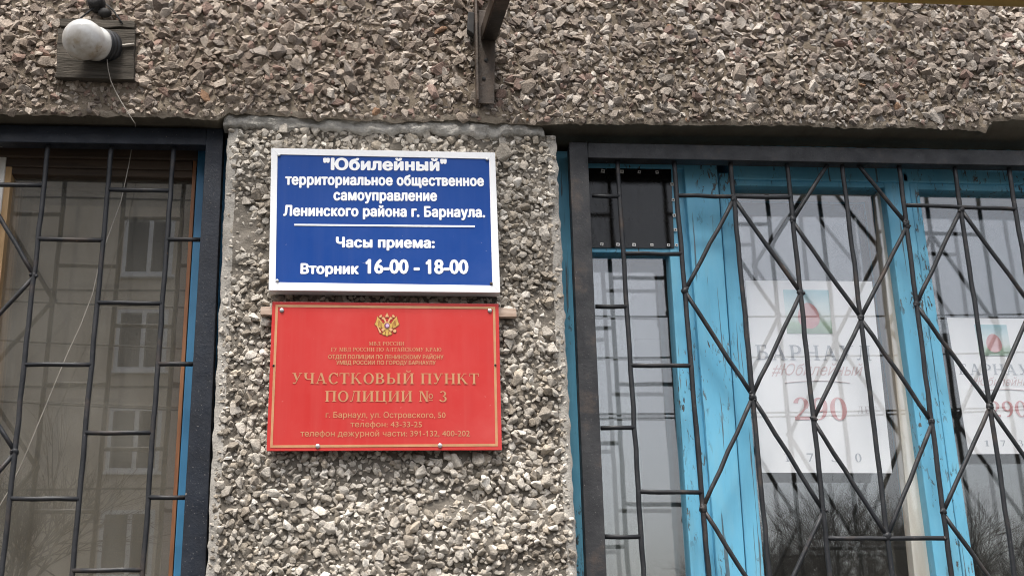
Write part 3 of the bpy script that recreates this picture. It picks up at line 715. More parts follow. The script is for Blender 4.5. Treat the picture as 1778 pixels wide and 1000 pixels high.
DG = [ # diamonds round bars 3, 5 and 7
    [(X(3, 345), 345), (X(2, 505), 505)], [(X(3, 345), 345), (X(4, 508), 508)], [(X(2, 507), 507), (X(3, 686), 686)], [(X(4, 510), 510), (X(3, 686), 686)],
    [(X(3, 690), 690), (X(2, 880), 880)], [(X(3, 690), 690), (X(4, 885), 885)], [(X(2, 884), 884), (X(3, 1075), 1075)], [(X(4, 888), 888), (X(3, 1075), 1075)],
    [(1440, 281), (X(4, 382), 382)], [(1486, 281), (X(6, 388), 388)], [(X(4, 386), 386), (X(5, 551), 551)], [(X(6, 394), 394), (X(5, 551), 551)],
    [(X(5, 555), 555), (X(4, 727), 727)], [(X(5, 555), 555), (X(6, 732), 732)], [(X(4, 731), 731), (X(5, 931), 931)], [(X(6, 736), 736), (X(5, 931), 931)],
    [(X(7, 364), 364), (X(6, 528), 528)], [(X(7, 364), 364), (X(8, 531), 531)], [(X(6, 532), 532), (X(7, 702), 702)], [(X(8, 535), 535), (X(7, 702), 702)],
    [(X(7, 706), 706), (X(6, 888), 888)], [(X(7, 706), 706), (X(8, 895), 895)], [(X(6, 892), 892), (X(7, 1080), 1080)], [(X(8, 899), 899), (X(7, 1080), 1080)]]
seen = set()
for d in DG:
    be = []
    for (a, b) in d:
        k = (round(a / 25), round(b / 12))
        if b > 300 and k not in seen: seen.add(k); be.append((a, b))
    bar('diagonal_bar', d, MB_, rg, r=0.0062, y=YG + 0.001, beads=be)

# left grille
lg = thing('window_grille', U(0, YB, YG), 'welded navy-black steel grille over the left window beside the pier', 'window grille')
slab('frame', [(359, 223), (388, 223.5), (388 - 31 * 0.39, 500), (ln((388, 240), (357, 1000), YB), YB), (ln((357, 255), (313, 1000), YB), YB)], FY0, FY1, M['navy_metal'], lg, 0.002)
slab('top_rail', [(-820, 234), (358, 252), (358, 223.5), (-820, 202)], FY0 + 0.002, FY1, M['navy_metal'], lg, 0.002)
slab('side_rail', [(-855, 232), (-821, 233), (-990, YB), (-1030, YB)], FY0, FY1, M['navy_metal'], lg, 0.002)
LB = [((302, 252), (248, 992)), ((194, 251), (126, 992)), ((84, 250), (3, 992)), ((-26, 248), (-120, 992)), ((-136, 246), (-243, 992)), ((-246, 244), (-366, 992)),
      ((-356, 242), (-489, 992)), ((-466, 240), (-612, 992)), ((-576, 238), (-735, 992)), ((-690, 236), (-860, 992))]
for a, b in LB: bar('bar', vline(a, b, a[1] - 4, YB, 4), MB_, lg)
def Y_(i, y): return ln(*LB[i - 1], y)
LH = [((Y_(4, 320), 320), (Y_(3, 322), 322)), ((Y_(2, 330), 329.5), (Y_(1, 332), 331.5)), ((Y_(3, 415), 415), (Y_(2, 417), 417)), ((Y_(1, 416), 416), (350, 416.5)),
      ((Y_(2, 526), 525.5), (Y_(1, 527), 527)), ((Y_(3, 633), 633), (Y_(2, 633), 633)), ((Y_(1, 632), 632), (338, 632)), ((Y_(2, 751), 751), (Y_(1, 751), 751)),
      ((Y_(3, 865), 865), (Y_(2, 866), 866)), ((Y_(1, 863), 863), (324, 863)), ((Y_(2, 990), 990), (Y_(1, 989), 989))]
for h in LH: bar('cross_bar', h, MB_, lg, r=0.0062, y=YG - 0.001)
for d, be in (([(Y_(3, 478), 478), (Y_(4, 318), 318)], [(Y_(3, 478), 478)]), ([(Y_(3, 480), 480), (Y_(4, 625), 625)], []),
              ([(Y_(3, 783), 783), (Y_(4, 628), 628)], [(Y_(3, 784), 784)]), ([(Y_(3, 786), 786), (Y_(4, 950), 950)], [])):
    bar('diagonal_bar', d, MB_, lg, r=0.0062, y=YG + 0.001, beads=be)

# ------------------------------------------------------------------ lettering
PI = math.pi
from mathutils.geometry import delaunay_2d_cdt
def font_mesh(s, bold=0.0, shear=0.0, space=1.0):
    """outlines of the built-in letters, every stroke filled by itself (strokes of one letter may overlap)"""
    c = bpy.data.curves.new('lettering', 'FONT'); c.body = s; c.shear = shear; c.space_character = space; c.resolution_u = 3; c.fill_mode = 'NONE'
    o = bpy.data.objects.new('lettering', c); COL.objects.link(o)
    me = bpy.data.meshes.new_from_object(o.evaluated_get(bpy.context.evaluated_depsgraph_get()))
    bpy.data.objects.remove(o); bpy.data.curves.remove(c)
    P = [tuple(v.co[:2]) for v in me.vertices]; nb = {}
    for e in me.edges:
        a, b = e.vertices; nb.setdefault(a, []).append(b); nb.setdefault(b, []).append(a)
    ed = {(e.vertices[0], e.vertices[1]) for e in me.edges}
    bpy.data.meshes.remove(me)
    seg = [tuple(sorted(e)) if False else e for e in ed]
    # the plain digit one is a bar: give it its flag
    for a in list(nb):
        lp = [a]
        while len(lp) < 5:
            q = [b for (x_, b) in ed if x_ == lp[-1]]
            if not q or q[0] == a: break
            lp.append(q[0])
        xs_ = [P[q][0] for q in lp]; ys_ = [P[q][1] for q in lp]
        if len(lp) == 4 and a == min(lp) and 0.66 < max(ys_) - min(ys_) < 0.70 and max(xs_) - min(xs_) < 0.12:
            x0 = min(xs_); n = len(P); cw = sum(xs_[t - 1] * ys_[t] - xs_[t] * ys_[t - 1] for t in range(4)) > 0
            P += [(x0 + 0.01, 0.682), (x0 - 0.035, 0.60), (x0 - 0.115, 0.555), (x0 - 0.115, 0.47), (x0 - 0.05, 0.495), (x0 + 0.01, 0.54)]
            r_ = [(n + t, n + (t + 1) % 6) for t in range(6)]
            seg += r_ if cw else [(b, c_) for c_, b in r_]
    cv, ce, cf, *_ = delaunay_2d_cdt([Vector(p) for p in P], seg, [], 0, 1e-6)
    vs = np.array([tuple(p) for p in cv]); tri = np.array([list(f) for f in cf])
    PA = np.array(P); A_, B_ = PA[[e[0] for e in seg]], PA[[e[1] for e in seg]]
    cen = vs[tri].mean(1); X_, Y2 = cen[:, 0][:, None], cen[:, 1][:, None]
    y0, y1 = A_[:, 1][None], B_[:, 1][None]
    up_ = (y0 <= Y2) & (y1 > Y2); dn = (y1 <= Y2) & (y0 > Y2)
    with np.errstate(all='ignore'): xi = A_[:, 0][None] + (Y2 - y0) / (y1 - y0) * (B_[:, 0] - A_[:, 0])[None]
    wn = ((up_ & (xi > X_)).astype(int) - (dn & (xi > X_)).astype(int)).sum(1)
    fs = [(list(map(int, f)), 0) for f, w_ in zip(tri, wn) if w_ != 0]
    if bold:      # thicken the strokes: the same letters printed a hair to each side
        n = len(vs); base = fs; V = [vs]; F = list(fs)
        for a in range(8):
            V.append(vs + bold * np.array([math.cos(a * PI / 4), 0.7 * math.sin(a * PI / 4)])); F += [([i + (a + 1) * n for i in f], l_ + a + 1) for f, l_ in base]
        vs, fs = np.concatenate(V), F
    return vs, fs, 0.728

# a small serif alphabet drawn stroke by stroke (cap height 1)
TK, TN, SF = 0.185, 0.062, 0.055
def arc_band(cx, cy, rx, ry, a0, a1, tx, ty, n=18):
    po, pi_ = [], []
    for k in range(n + 1):
        a = a0 + (a1 - a0) * k / n
        po.append((cx + rx * math.cos(a), cy + ry * math.sin(a))); pi_.append((cx + (rx - tx) * math.cos(a), cy + (ry - ty) * math.sin(a)))
    return [[po[k], po[k + 1], pi_[k + 1], pi_[k]] for k in range(n)]
def rect(x0, y0, x1, y1): return [[(x0, y0), (x1, y0), (x1, y1), (x0, y1)]]
def stem(x, w=TK, y0=0, y1=1, sb=True, st_=True):
    o = rect(x, y0, x + w, y1); e = 0.085
    if sb: o += rect(x - e, y0, x + w + e, y0 + SF)
    if st_: o += rect(x - e, y1 - SF, x + w + e, y1)
    return o
def diag(x0, y0, x1, y1, w): return [[(x0, y0), (x0 + w, y0), (x1 + w, y1), (x1, y1)]]
PI = math.pi
def bowl(x, y0, y1, rx): return arc_band(x, (y0 + y1) / 2, rx, (y1 - y0) / 2, -PI / 2, PI / 2, TK, TN) 
def glyph(c):
    e = 0.085
    if c == 'А': return diag(0.10, 0, 0.42, 1, TN) + diag(0.70, 0, 0.38, 1, TK) + rect(0.24, 0.30, 0.70, 0.36) + rect(0, 0, 0.28, SF) + rect(0.58, 0, 1.0, SF), 1.0
    if c == 'Б': return stem(e) + rect(e, 0.94, 0.68, 1) + rect(0.63, 0.76, 0.68, 1) + rect(e, .52, .42, .58) + rect(e, 0, .42, TN) + bowl(0.42, 0, 0.58, 0.36), 0.82
    if c in 'ВЫЬ':
        if c == 'В': return stem(e) + rect(e, 0.94, 0.4, 1) + rect(e, 0.49, 0.4, 0.55) + rect(e, 0, 0.42, TN) + bowl(0.38, 0.49, 1, 0.34) + bowl(0.40, 0, 0.55, 0.40), 0.86
        g = stem(e) + rect(e, .52, .42, .58) + rect(e, 0, .42, TN) + bowl(0.42, 0, 0.58, 0.36)
        return (g + stem(0.98), 1.32) if c == 'Ы' else (g, 0.82)
    if c == 'Г': return stem(e) + rect(e, 0.94, 0.66, 1) + rect(0.61, 0.72, 0.66, 1), 0.72
    if c == 'Д': return diag(0.14, 0.05, 0.34, 1, TN) + rect(0.64, 0, 0.64 + TK, 1) + rect(0.24, 1 - SF, 0.9, 1) + rect(0, 0, 0.96, SF) + rect(0, -0.2, 0.05, 0) + rect(0.91, -0.2, 0.96, 0), 1.0
    if c == 'Е': return stem(e) + rect(e, 0.94, 0.72, 1) + rect(0.67, 0.76, 0.72, 1) + rect(e, 0.48, 0.55, 0.54) + rect(0.5, 0.4, 0.55, 0.62) + rect(e, 0, 0.74, TN) + rect(0.69, 0, 0.74, 0.26), 0.82
    if c in 'ИЙ':
        g = stem(e) + stem(0.72) + diag(e + TK - .03, 0.12, 0.72 - .03, 0.88, TN)
        if c == 'Й': g += arc_band(0.50, 1.27, 0.2, 0.17, PI, 2 * PI, 0.06, 0.07)
        return g, 1.0
    if c == 'К': return stem(e) + diag(0.26, 0.46, 0.66, 1, TN) + diag(0.74, 0, 0.36, 0.56, TK) + rect(0.60, 1 - SF, 0.86, 1) + rect(0.66, 0, 1.0, SF), 1.0
    if c == 'Л': return diag(0.16, 0.05, 0.36, 1, TN) + rect(0.66, 0, 0.66 + TK, 1) + rect(0.26, 1 - SF, 0.93, 1) + rect(0.58, 0, 0.94, SF) + arc_band(0.10, 0.1, 0.11, 0.1, -PI, 0.2, 0.09, 0.09, 8), 0.97
    if c == 'М': return rect(0.08, 0, 0.08 + TN, 1) + rect(0, 0, 0.26, SF) + rect(0, 1 - SF, 0.28, 1) + diag(0.46, 0, 0.12, 1, TK) + diag(0.50, 0, 0.84, 1, TN) + stem(0.86), 1.16
    if c == 'Н': return stem(e) + stem(0.70) + rect(e, 0.47, 0.75, 0.53), 0.98
    if c in 'О0': 
        w_ = 0.46 if c == 'О' else 0.33
        return arc_band(w_, 0.5, w_, 0.52, 0, 2 * PI, TK, TN, 30), w_ * 2
    if c == 'П': return stem(e) + stem(0.70) + rect(e, 1 - TN, 0.75, 1), 0.98
    if c == 'Р': return stem(e) + rect(e, 0.94, 0.42, 1) + rect(e, 0.42, 0.42, 0.48) + bowl(0.40, 0.42, 1, 0.36), 0.78
    if c == 'С': return arc_band(0.46, 0.5, 0.46, 0.52, 0.75, 2 * PI - 0.65, TK, TN, 26) + rect(0.76, 0.68, 0.81, 1.0), 0.84
    if c == 'Т': return stem(0.33, st_=False) + rect(0, 1 - TN, 0.85, 1) + rect(0, 0.72, 0.05, 1) + rect(0.80, 0.72, 0.85, 1), 0.85
    if c == 'У': return diag(0.34, 0.34, 0.08, 1, TK) + diag(0.30, 0.12, 0.70, 1, TN) + arc_band(0.2, 0.12, 0.14, 0.13, -PI, 0.1, 0.09, 0.09, 10) + rect(0, 1 - SF, 0.34, 1) + rect(0.6, 1 - SF, 0.88, 1), 0.88
    if c == 'Ц': return stem(e) + stem(0.70) + rect(e, 0, 0.98, TN) + rect(0.93, -0.22, 0.99, 0), 1.02
    if c == 'Ч': return stem(0.66) + rect(0.06, 0.72, 0.06 + TK, 1) + rect(0, 1 - SF, 0.33, 1) + arc_band(0.36, 0.74, 0.30, 0.34, -PI, -PI / 2, TK, TN, 10) + rect(0.36, 0.40, 0.7, 0.46), 0.92
    if c == 'Ю': return stem(e) + rect(e, .47, .5, .53) + arc_band(0.86, 0.5, 0.42, 0.52, 0, 2 * PI, TK, TN, 30), 1.3
    if c == '№': return stem(e, 0.09) + stem(0.66, 0.09) + diag(0.62, 0.0, 0.12, 1, TK * .9) + arc_band(1.04, 0.52, 0.2, 0.24, 0, 2 * PI, 0.09, 0.05, 20) + rect(0.86, 0.1, 1.22, 0.15), 1.24
    if c == '1': return stem(0.26, st_=False) + diag(0.08, 0.82, 0.26, 0.95, 0.12), 0.62
    if c == '2': return arc_band(0.32, 0.70, 0.30, 0.31, -0.7, PI * 0.95, TK, TN, 20) + diag(0.04, 0.08, 0.46, 0.56, 0.1) + rect(0.03, 0, 0.62, 0.14), 0.66
    if c == '3': return arc_band(0.27, 0.76, 0.30, 0.25, -PI / 2, PI * 0.85, TK * .85, TN, 16) + arc_band(0.27, 0.26, 0.34, 0.28, -PI * .9, PI / 2, TK * .9, TN, 18), 0.64
    if c == '7': return rect(0.03, 0.86, 0.62, 1) + diag(0.18, 0, 0.50, 0.88, 0.13), 0.64
    if c == '9': return arc_band(0.32, 0.68, 0.30, 0.32, 0, 2 * PI, TK * .85, TN, 24) + arc_band(0.26, 0.60, 0.36, 0.60, -PI * .55, 0.15, TK * .85, TN, 14), 0.66
    return [], 0.34
def serif_mesh(s, gap=0.10):
    vs, fs, x = [], [], 0.0
    for c in s:
        g, w_ = glyph(c)
        for poly in g:
            i = len(vs); vs += [(x + a, b) for a, b in poly]; fs.append((list(range(i, i + len(poly))), len(fs) % 47))
        x += w_ + gap
    return np.array(vs), fs, 1.0

def letter(parent, data, p0, p1, cap, Y, mat, name='lettering'):
    """data=(verts,faces,cap height); p0,p1: photograph baseline ends; cap: photograph height of a capital"""
    vs, fs, ch = data
    A, B = U(*p0, Y), U(*p1, Y); C_ = U(p0[0], p0[1] - cap, Y)
    d = (B - A); wl = d.length; d.normalize(); up = Vector((-d.z, 0, d.x)); h = (C_ - A).length
    x0, x1 = vs[:, 0].min(), vs[:, 0].max(); kx = wl / (x1 - x0); ky = h / ch
    bm = bmesh.new()
    for f, i in fs:
        try:
            if True:    # strokes lie in hair-thin layers one over another, as ink does
                o = Vector((0, -0.00002 * i, 0))
                bm.faces.new([bm.verts.new(A + d * ((vs[k][0] - x0) * kx) + up * (vs[k][1] * ky) + o) for k in f])
        except ValueError: pass
    for f in bm.faces:
        f.normal_update()
        if f.normal.y > 0: f.normal_flip()
    me = bpy.data.meshes.new(name); bm.to_mesh(me); bm.free()
    return link(name, me, mat, parent)

# ------------------------------------------------------------------ blue notice sign
YS = -0.052
bs = thing('notice_sign', U(667, 506, YS), 'blue sign with white lettering in a white frame, on the pier above the red sign', 'sign')
bc = [(466.5, 504), (868.6, 508), (859.6, 265.2), (471, 257.4)]
ic = [(478.5, 490), (855, 495.5), (849.2, 276.3), (482, 268.5)]
slab('backing', bc, YS + 0.003, -0.012, M['white_plastic'], bs, 0.002)
bp_ = slab('panel', ic, YS - 0.001, YS + 0.002, M['blue_plate'], bs, 0)
for i in range(4):
    a, b = bc[i], bc[(i + 1) % 4]; c, d = ic[(i + 1) % 4], ic[i]
    slab('frame', [a, b, c, d], YS - 0.003, YS + 0.0025, M['white_plastic'], bs, 0.0008)
YT = YS - 0.0018
MW = M['white_print']
letter(bs, font_mesh('"Юбилейный"', .056, space=1.07), (560.8, 294.5), (776, 296.3), 19.5, YT, MW)
letter(bs, font_mesh('территориальное общественное', .056, space=1.07), (495, 320.4), (840.5, 322.8), 17.5, YT, MW)
letter(bs, font_mesh('самоуправление', .056, space=1.07), (578.8, 347.4), (759, 348.6), 17.5, YT, MW)
letter(bs, font_mesh('Ленинского района г. Барнаула.', .056, space=1.07), (491.7, 374.3), (842.5, 377), 17.5, YT, MW)
slab('ruled_line', [(511, 391.8), (824.5, 394.8), (824.5, 391.6), (511, 388.8)], YT - 0.0004, YT + 0.0004, MW, bs, 0)
letter(bs, font_mesh('Часы приема:', .056, space=1.07), (583, 429), (755, 430), 17, YT, MW)
letter(bs, font_mesh('Вторник', .056, space=1.07), (521.5, 474.8), (623, 475.3), 17, YT, MW)
letter(bs, font_mesh('16-00 - 18-00', .040), (634.6, 474.2), (813.5, 475), 25, YT, MW)
def screw_or_hole(par, px, py, Y, r=0.0055, mat='steel'):
    bm = bmesh.new(); lathe(bm, U(px, py, Y), (0, -1, 0), [(0, r), (0.0012, r), (0.0028, r * 0.75), (0.0036, r * 0.3), (0.0037, 0)], 14)
    p = U(px, py, Y); box(bm, p.x - r * 0.12, p.x + r * 0.12, p.y - 0.0041, p.y - 0.003, p.z - r * 0.5, p.z + r * 0.5)
    return from_bm('screw_or_hole', bm, M[mat], par)
for a, b, m_ in ((484.5, 269.5, 'steel'), (845.5, 277, 'steel'), (481.5, 487.5, 'steel'), (853, 492.5, 'rust_metal')): screw_or_hole(bs, a, b, YS - 0.003, 0.0042, m_)

# ------------------------------------------------------------------ red police sign
YR = -0.036
rs = thing('police_sign', U(667, 782, YR), 'red sign with gold lettering and coat of arms, on the pier below the blue sign', 'sign')
rc = [(462.6, 782.6), (871.5, 781), (865.7, 527.4), (473, 523.6)]
slab('plate', rc, YR, YR + 0.006, M['red_plate'], rs, 0.0007)
go = [(469, 777), (864.5, 774.3), (859.9, 532.4), (478.6, 528.8)]; gi = [(473.3, 772.6), (860.2, 770), (855.9, 536.5), (482.7, 533)]
for i in range(4):
    slab('border', [go[i], go[(i + 1) % 4], gi[(i + 1) % 4], gi[i]], YR - 0.0008 - 0.0001 * (i % 2), YR - 0.0001, M['gold'], rs, 0)
YT = YR - 0.0009; MG = M['gold']
letter(rs, serif_mesh('МВД РОССИИ'), (640.7, 599.4), (701.6, 599.6), 6.3, YT, MG)
letter(rs, serif_mesh('ГУ МВД РОССИИ ПО АЛТАЙСКОМУ КРАЮ'), (574.9, 609.8), (766.3, 610), 6.6, YT, MG)
letter(rs, font_mesh('ОТДЕЛ ПОЛИЦИИ ПО ЛЕНИНСКОМУ РАЙОНУ', .018), (570, 622.6), (770, 623.2), 7, YT, MG)
letter(rs, font_mesh('УМВД РОССИИ ПО ГОРОДУ БАРНАУЛУ', .018), (583.6, 632.6), (756.5, 633), 7, YT, MG)
letter(rs, serif_mesh('УЧАСТКОВЫЙ ПУНКТ', 0.13), (507, 666), (831.5, 666.6), 18.6, YT, MG)
letter(rs, serif_mesh('ПОЛИЦИИ № 3', 0.13), (564.5, 697), (775.5, 697.2), 18.4, YT, MG)
letter(rs, font_mesh('г. Барнаул, ул. Островского, 50'), (565.5, 724.8), (773.5, 725.2), 10.3, YT, MG)
letter(rs, font_mesh('телефон: 43-33-25'), (608.5, 741), (732.5, 741.2), 10, YT, MG)
letter(rs, font_mesh('телефон дежурной части: 391-132, 400-202'), (521.5, 757.2), (815.8, 757), 10.3, YT, MG)
for a, b in ((489.3, 538.6), (850.4, 539), (551.7, 774.2), (764, 773)): screw_or_hole(rs, a, b, YR - 0.001, 0.0058)
for a, b in ((475, 634.7), (860, 634)): screw_or_hole(rs, a, b, YR - 0.0001, 0.003, 'rubber')  # black discs added in place of two dark empty holes in the plate
# coat of arms, drawn in flat colours
em = bpy.data.objects.new('emblem', None); COL.objects.link(em); em.parent = rs
em.location = U(671.6, 564, YR) - Vector(rs.location)
def eP(pts): return [U(630 + a / 14.29, 530 + b / 14.29, YR) for a, b in pts]
def eshape(name, shapes, dy, mat, grow=0.0):
    bm = bmesh.new()
    for q, pts in enumerate(shapes):
        P = eP(pts); c = sum(P, Vector()) / len(P)
        bm.faces.new([bm.verts.new(c + (p - c) * (1 + grow) + (p - c).normalized() * grow * 0.006 + Vector((0, dy - 0.00004 * q, 0))) for p in P])
    for f in bm.faces:
        f.normal_update()
        if f.normal.y > 0: f.normal_flip()
    me = bpy.data.meshes.new(name); bm.to_mesh(me); bm.free()
    return link(name, me, mat, em)
def mir(p): return [(1200 - a, b) for a, b in p]
def disc(cx, cy, r, n=14): return [(cx + r * math.cos(2 * PI * k / n), cy + r * math.sin(2 * PI * k / n)) for k in range(n)]
wing = [(362, 285), (335, 400), (302, 478), (345, 518), (385, 545), (440, 570), (500, 552), (508, 480), (470, 415), (415, 345)]
head = [(462, 340), (478, 306), (520, 296), (556, 340), (586, 420), (600, 440), (560, 450), (535, 395), (508, 352)]
crown = [(410, 300), (412, 268), (450, 238), (474, 252), (468, 290), (440, 306)]
ccrown = [(560, 296), (566, 250), (584, 240), (596, 196), (606, 196), (618, 240), (634, 250), (642, 296)]
body = disc(600, 520, 105, 16); tail = [(480, 705), (520, 655), (560, 640), (600, 620), (640, 640), (680, 655), (722, 705), (680, 742), (640, 735), (600, 772), (560, 735), (520, 742)]
leg_ = disc(500, 608, 40, 10); orb = disc(790, 642, 40, 12); scep = [(350, 520), (372, 524), (440, 640), (462, 690), (420, 692), (398, 640)]
parts_g = [wing, mir(wing), body, tail]; parts_p = [head, mir(head), crown, mir(crown), ccrown, leg_, mir(leg_), orb, scep]
eshape('outline', parts_g + parts_p, -0.0004, M['emblem_dark'], 0.13)
eshape('eagle', parts_g, -0.0012, M['gold_bright']); eshape('crown_and_heads', parts_p, -0.0016, M['gold_pink'])
eshape('feather_line', [[(a, b), (a + 14, b), (a + 30, b + 150), (a + 18, b + 150)] for a, b in ((370, 360), (405, 385), (440, 420))] +
       [mir([(a, b), (a + 14, b), (a + 30, b + 150), (a + 18, b + 150)]) for a, b in ((370, 360), (405, 385), (440, 420))] +
       [[(560, 660), (572, 660), (556, 735), (544, 735)], [(628, 660), (640, 660), (656, 735), (644, 735)]], -0.0020, M['emblem_dark'])
eshape('shield', [disc(600, 512, 68, 18)], -0.0026, M['maroon']); eshape('rider', [disc(608, 508, 42, 12), [(570, 548), (590, 500), (640, 470), (650, 540)]], -0.0029, M['lilac'])

# wooden batten behind the red sign
bm = bmesh.new(); prism(bm, pq([(452, 547), (470, 548), (862, 551), (897, 551), (896, 537), (866, 535), (470, 533), (453, 534)], -0.024), -0.0295, -0.012, 0.0015)
tag(from_bm('wooden_batten', bm, M['batten']), 'thin raw wooden batten sticking out on both sides behind the red sign', 'batten')

# ------------------------------------------------------------------ wall lamp on its board
YL = -0.050
wl_ = thing('wall_lamp', U(182, 82, YL), 'dirty white opal globe lamp in a black socket on a weathered wooden board', 'lamp')
slab('backboard', [(97, 131), (130, 132), (168, 133.5), (201, 134), (232, 136), (233, 118), (232, 96), (234.5, 72), (234, 50.5), (198, 51), (160, 49.5), (121, 50.5), (99, 49.5), (101, 62), (98, 80), (98.5, 104)], YL, -0.030, M['board'], wl_, 0.002)
slab('backboard_strip', [(104, 46), (150, 46.5), (186, 49), (208, 46.5), (233, 48.5), (235, 41), (231, 36), (196, 35.5), (150, 33.2), (103, 32.5)], YL - 0.003, -0.030, M['board'], wl_, 0.002)
slab('backboard_lip', [(95, 134.5), (232, 138.5), (233, 134.5), (96, 130)], YL - 0.004, -0.032, M['board'], wl_, 0.0015)
axis = Vector((-0.046, -0.080, -0.024)).normalized(); b0 = U(184, 82, YL)
bm = bmesh.new(); lathe(bm, b0 - axis * 0.012, axis, [(0, 0.046), (0.014, 0.047), (0.017, 0.044), (0.019, 0.047), (0.027, 0.0465), (0.029, 0.043), (0.031, 0.0455), (0.037, 0.043), (0.040, 0.036)], 36)
from_bm('socket', bm, M['bakelite'], wl_, True)
bm = bmesh.new(); lathe(bm, b0 + axis * 0.024, axis, [(0, 0.040), (0.004, 0.0445), (0.012, 0.0468), (0.021, 0.0470), (0.028, 0.0460), (0.037, 0.0482), (0.049, 0.0526), (0.063, 0.0552),
     (0.078, 0.0538), (0.091, 0.0478), (0.102, 0.0384), (0.110, 0.0260), (0.1143, 0.012), (0.116, 0.0)], 48)
from_bm('globe', bm, M['opal'], wl_, True)
bm = bmesh.new(); tube(bm, [U(a, b, YL - 0.005) for a, b in ((200, 84), (212, 80), (224, 78.5), (233, 77.5))], 0.004, 8); from_bm('feed_wire', bm, M['cable'], wl_, True)
# insulator with black wires above the board
ins = thing('cable_insulator', U(175, 20, -0.05), 'black round cable insulator with two wires above the lamp board', 'insulator')
bm = bmesh.new(); lathe(bm, U(171, 12, -0.03), (-0.15, -1, 0.1), [(0, 0.022), (0.012, 0.024), (0.020, 0.020), (0.024, 0.022), (0.034, 0.020), (0.038, 0.012), (0.039, 0)], 20); from_bm('knob', bm, M['rubber'], ins, True)
bm = bmesh.new(); blob(bm, U(182, 23, -0.045), 0.017, 3, (1.1, 0.8, 0.8), 0.06); from_bm('taped_joint', bm, M['rubber'], ins, True)
for pts in (((163, 14), (150, 24), (139, 33), (132, 42)), ((184, 8), (196, 18), (206, 32), (212, 42))):
    bm = bmesh.new(); tube(bm, [U(a, b, -0.054) for a, b in pts], 0.0026, 7); from_bm('wire', bm, M['rubber'], ins, True)
# white cable from the lamp down into the left window
cp = [(186, 104, -0.064), (187.5, 120, -0.064), (192, 140, -0.060), (200, 158, -0.056), (212, 180, -0.052), (224, 199, -0.048), (231.5, 210.5, -0.046), (234.5, 214.5, -0.040), (235, 217, 0.0), (235, 222, 0.06), (231, 245, 0.09), (228, 262, 0.098),
      (224, 285, 0.100), (217, 318, 0.1), (210, 350, 0.1), (196, 388, 0.1), (183, 424, 0.1), (172, 460, 0.1), (161, 510, 0.1), (140, 565, 0.1), (118, 612, 0.1), (96, 664, 0.1), (68, 732, 0.1), (42, 795, 0.1), (16, 850, 0.1), (-20, 910, 0.1), (-60, 985, 0.1), (-90, 1060, 0.1)]
bm = bmesh.new(); tube(bm, [U(a, b, y) for a, b, y in cp], 0.0013, 7)
tag(from_bm('cable', bm, M['cable'], None, True), 'thin off-white cable hanging from the globe lamp down across the left window', 'cable')

# ------------------------------------------------------------------ rusty bracket with its arm, and the yellow beam it carries
br = thing('steel_bracket', U(842, 181, -0.05), 'rusty angle-iron bracket bolted to the stone panel with a dark arm reaching out', 'bracket')
slab('plate', [(829.5, 179), (858, 181), (861, 20), (831, 18)], -0.052, -0.046, M['rust_metal'], br, 0.001)
bm = bmesh.new(); a0 = U(823.5, 181, -0.088); a1 = U(826, -60, -0.088)
b0_, b1_ = U(829.6, 181, -0.0515), U(831, 18, -0.0515)
xw = b0_.x; box(bm, xw - 0.006, xw - 0.0002, -0.092, -0.046, U(829, 176, -0.08).z, U(829, 176, -0.08).z + 0.55, 0.001)
from_bm('flange', bm, M['rust_metal'], br)
for a, b in ((840, 137), (844, 105)): 
    bm = bmesh.new(); lathe(bm, U(a, b, -0.052), (0, -1, 0), [(0, 0.006), (0.002, 0.006), (0.003, 0.003), (0.0032, 0)], 8); from_bm('bolt', bm, M['rubber'], br)
p0 = U(850, 71, -0.052); p1 = U(876, -6, -0.30)
dirv = (p1 - p0); dirv.normalize()
def arm_piece(name, w0, w1, h0, h1, mat, ext=1.25):
    bm = bmesh.new(); q = []
    sidev = Vector((1, 0, 0)); upv = Vector((0, 0, 1)); far = p0 + (p1 - p0) * ext
    for c in (p0, far):
        q.append([bm.verts.new(c + sidev * a + upv * b) for a, b in ((w0, h0), (w1, h0), (w1, h1), (w0, h1))])
    bm.faces.new(q[0]); bm.faces.new(q[1][::-1])
    for k in range(4): bm.faces.new((q[0][k], q[1][k], q[1][(k + 1) % 4], q[0][(k + 1) % 4]))
    bmesh.ops.bevel(bm, geom=bm.edges[:], offset=0.0008, segments=1, affect='EDGES')
    return from_bm(name, bm, mat, br)
arm_piece('arm', -0.019, 0.019, 0.0, 0.005, M['arm_metal'])
arm_piece('arm_web', -0.0242, -0.0192, 0.0, 0.042, M['rust_metal'])
slab('mounting_block', [(811, 52), (823, 60), (824, 22), (813, 20)], -0.062, -0.034, M['rubber'], br, 0.003)
za = U(1390, 0, -0.235)
bm = bmesh.new(); box(bm, -2.6, 2.9, -0.285, -0.235, za.z, za.z + 0.05, 0.002)
tag(from_bm('canopy_beam', bm, M['yellow_metal']), 'dirty yellow steel beam crossing the top right of the picture', 'beam')

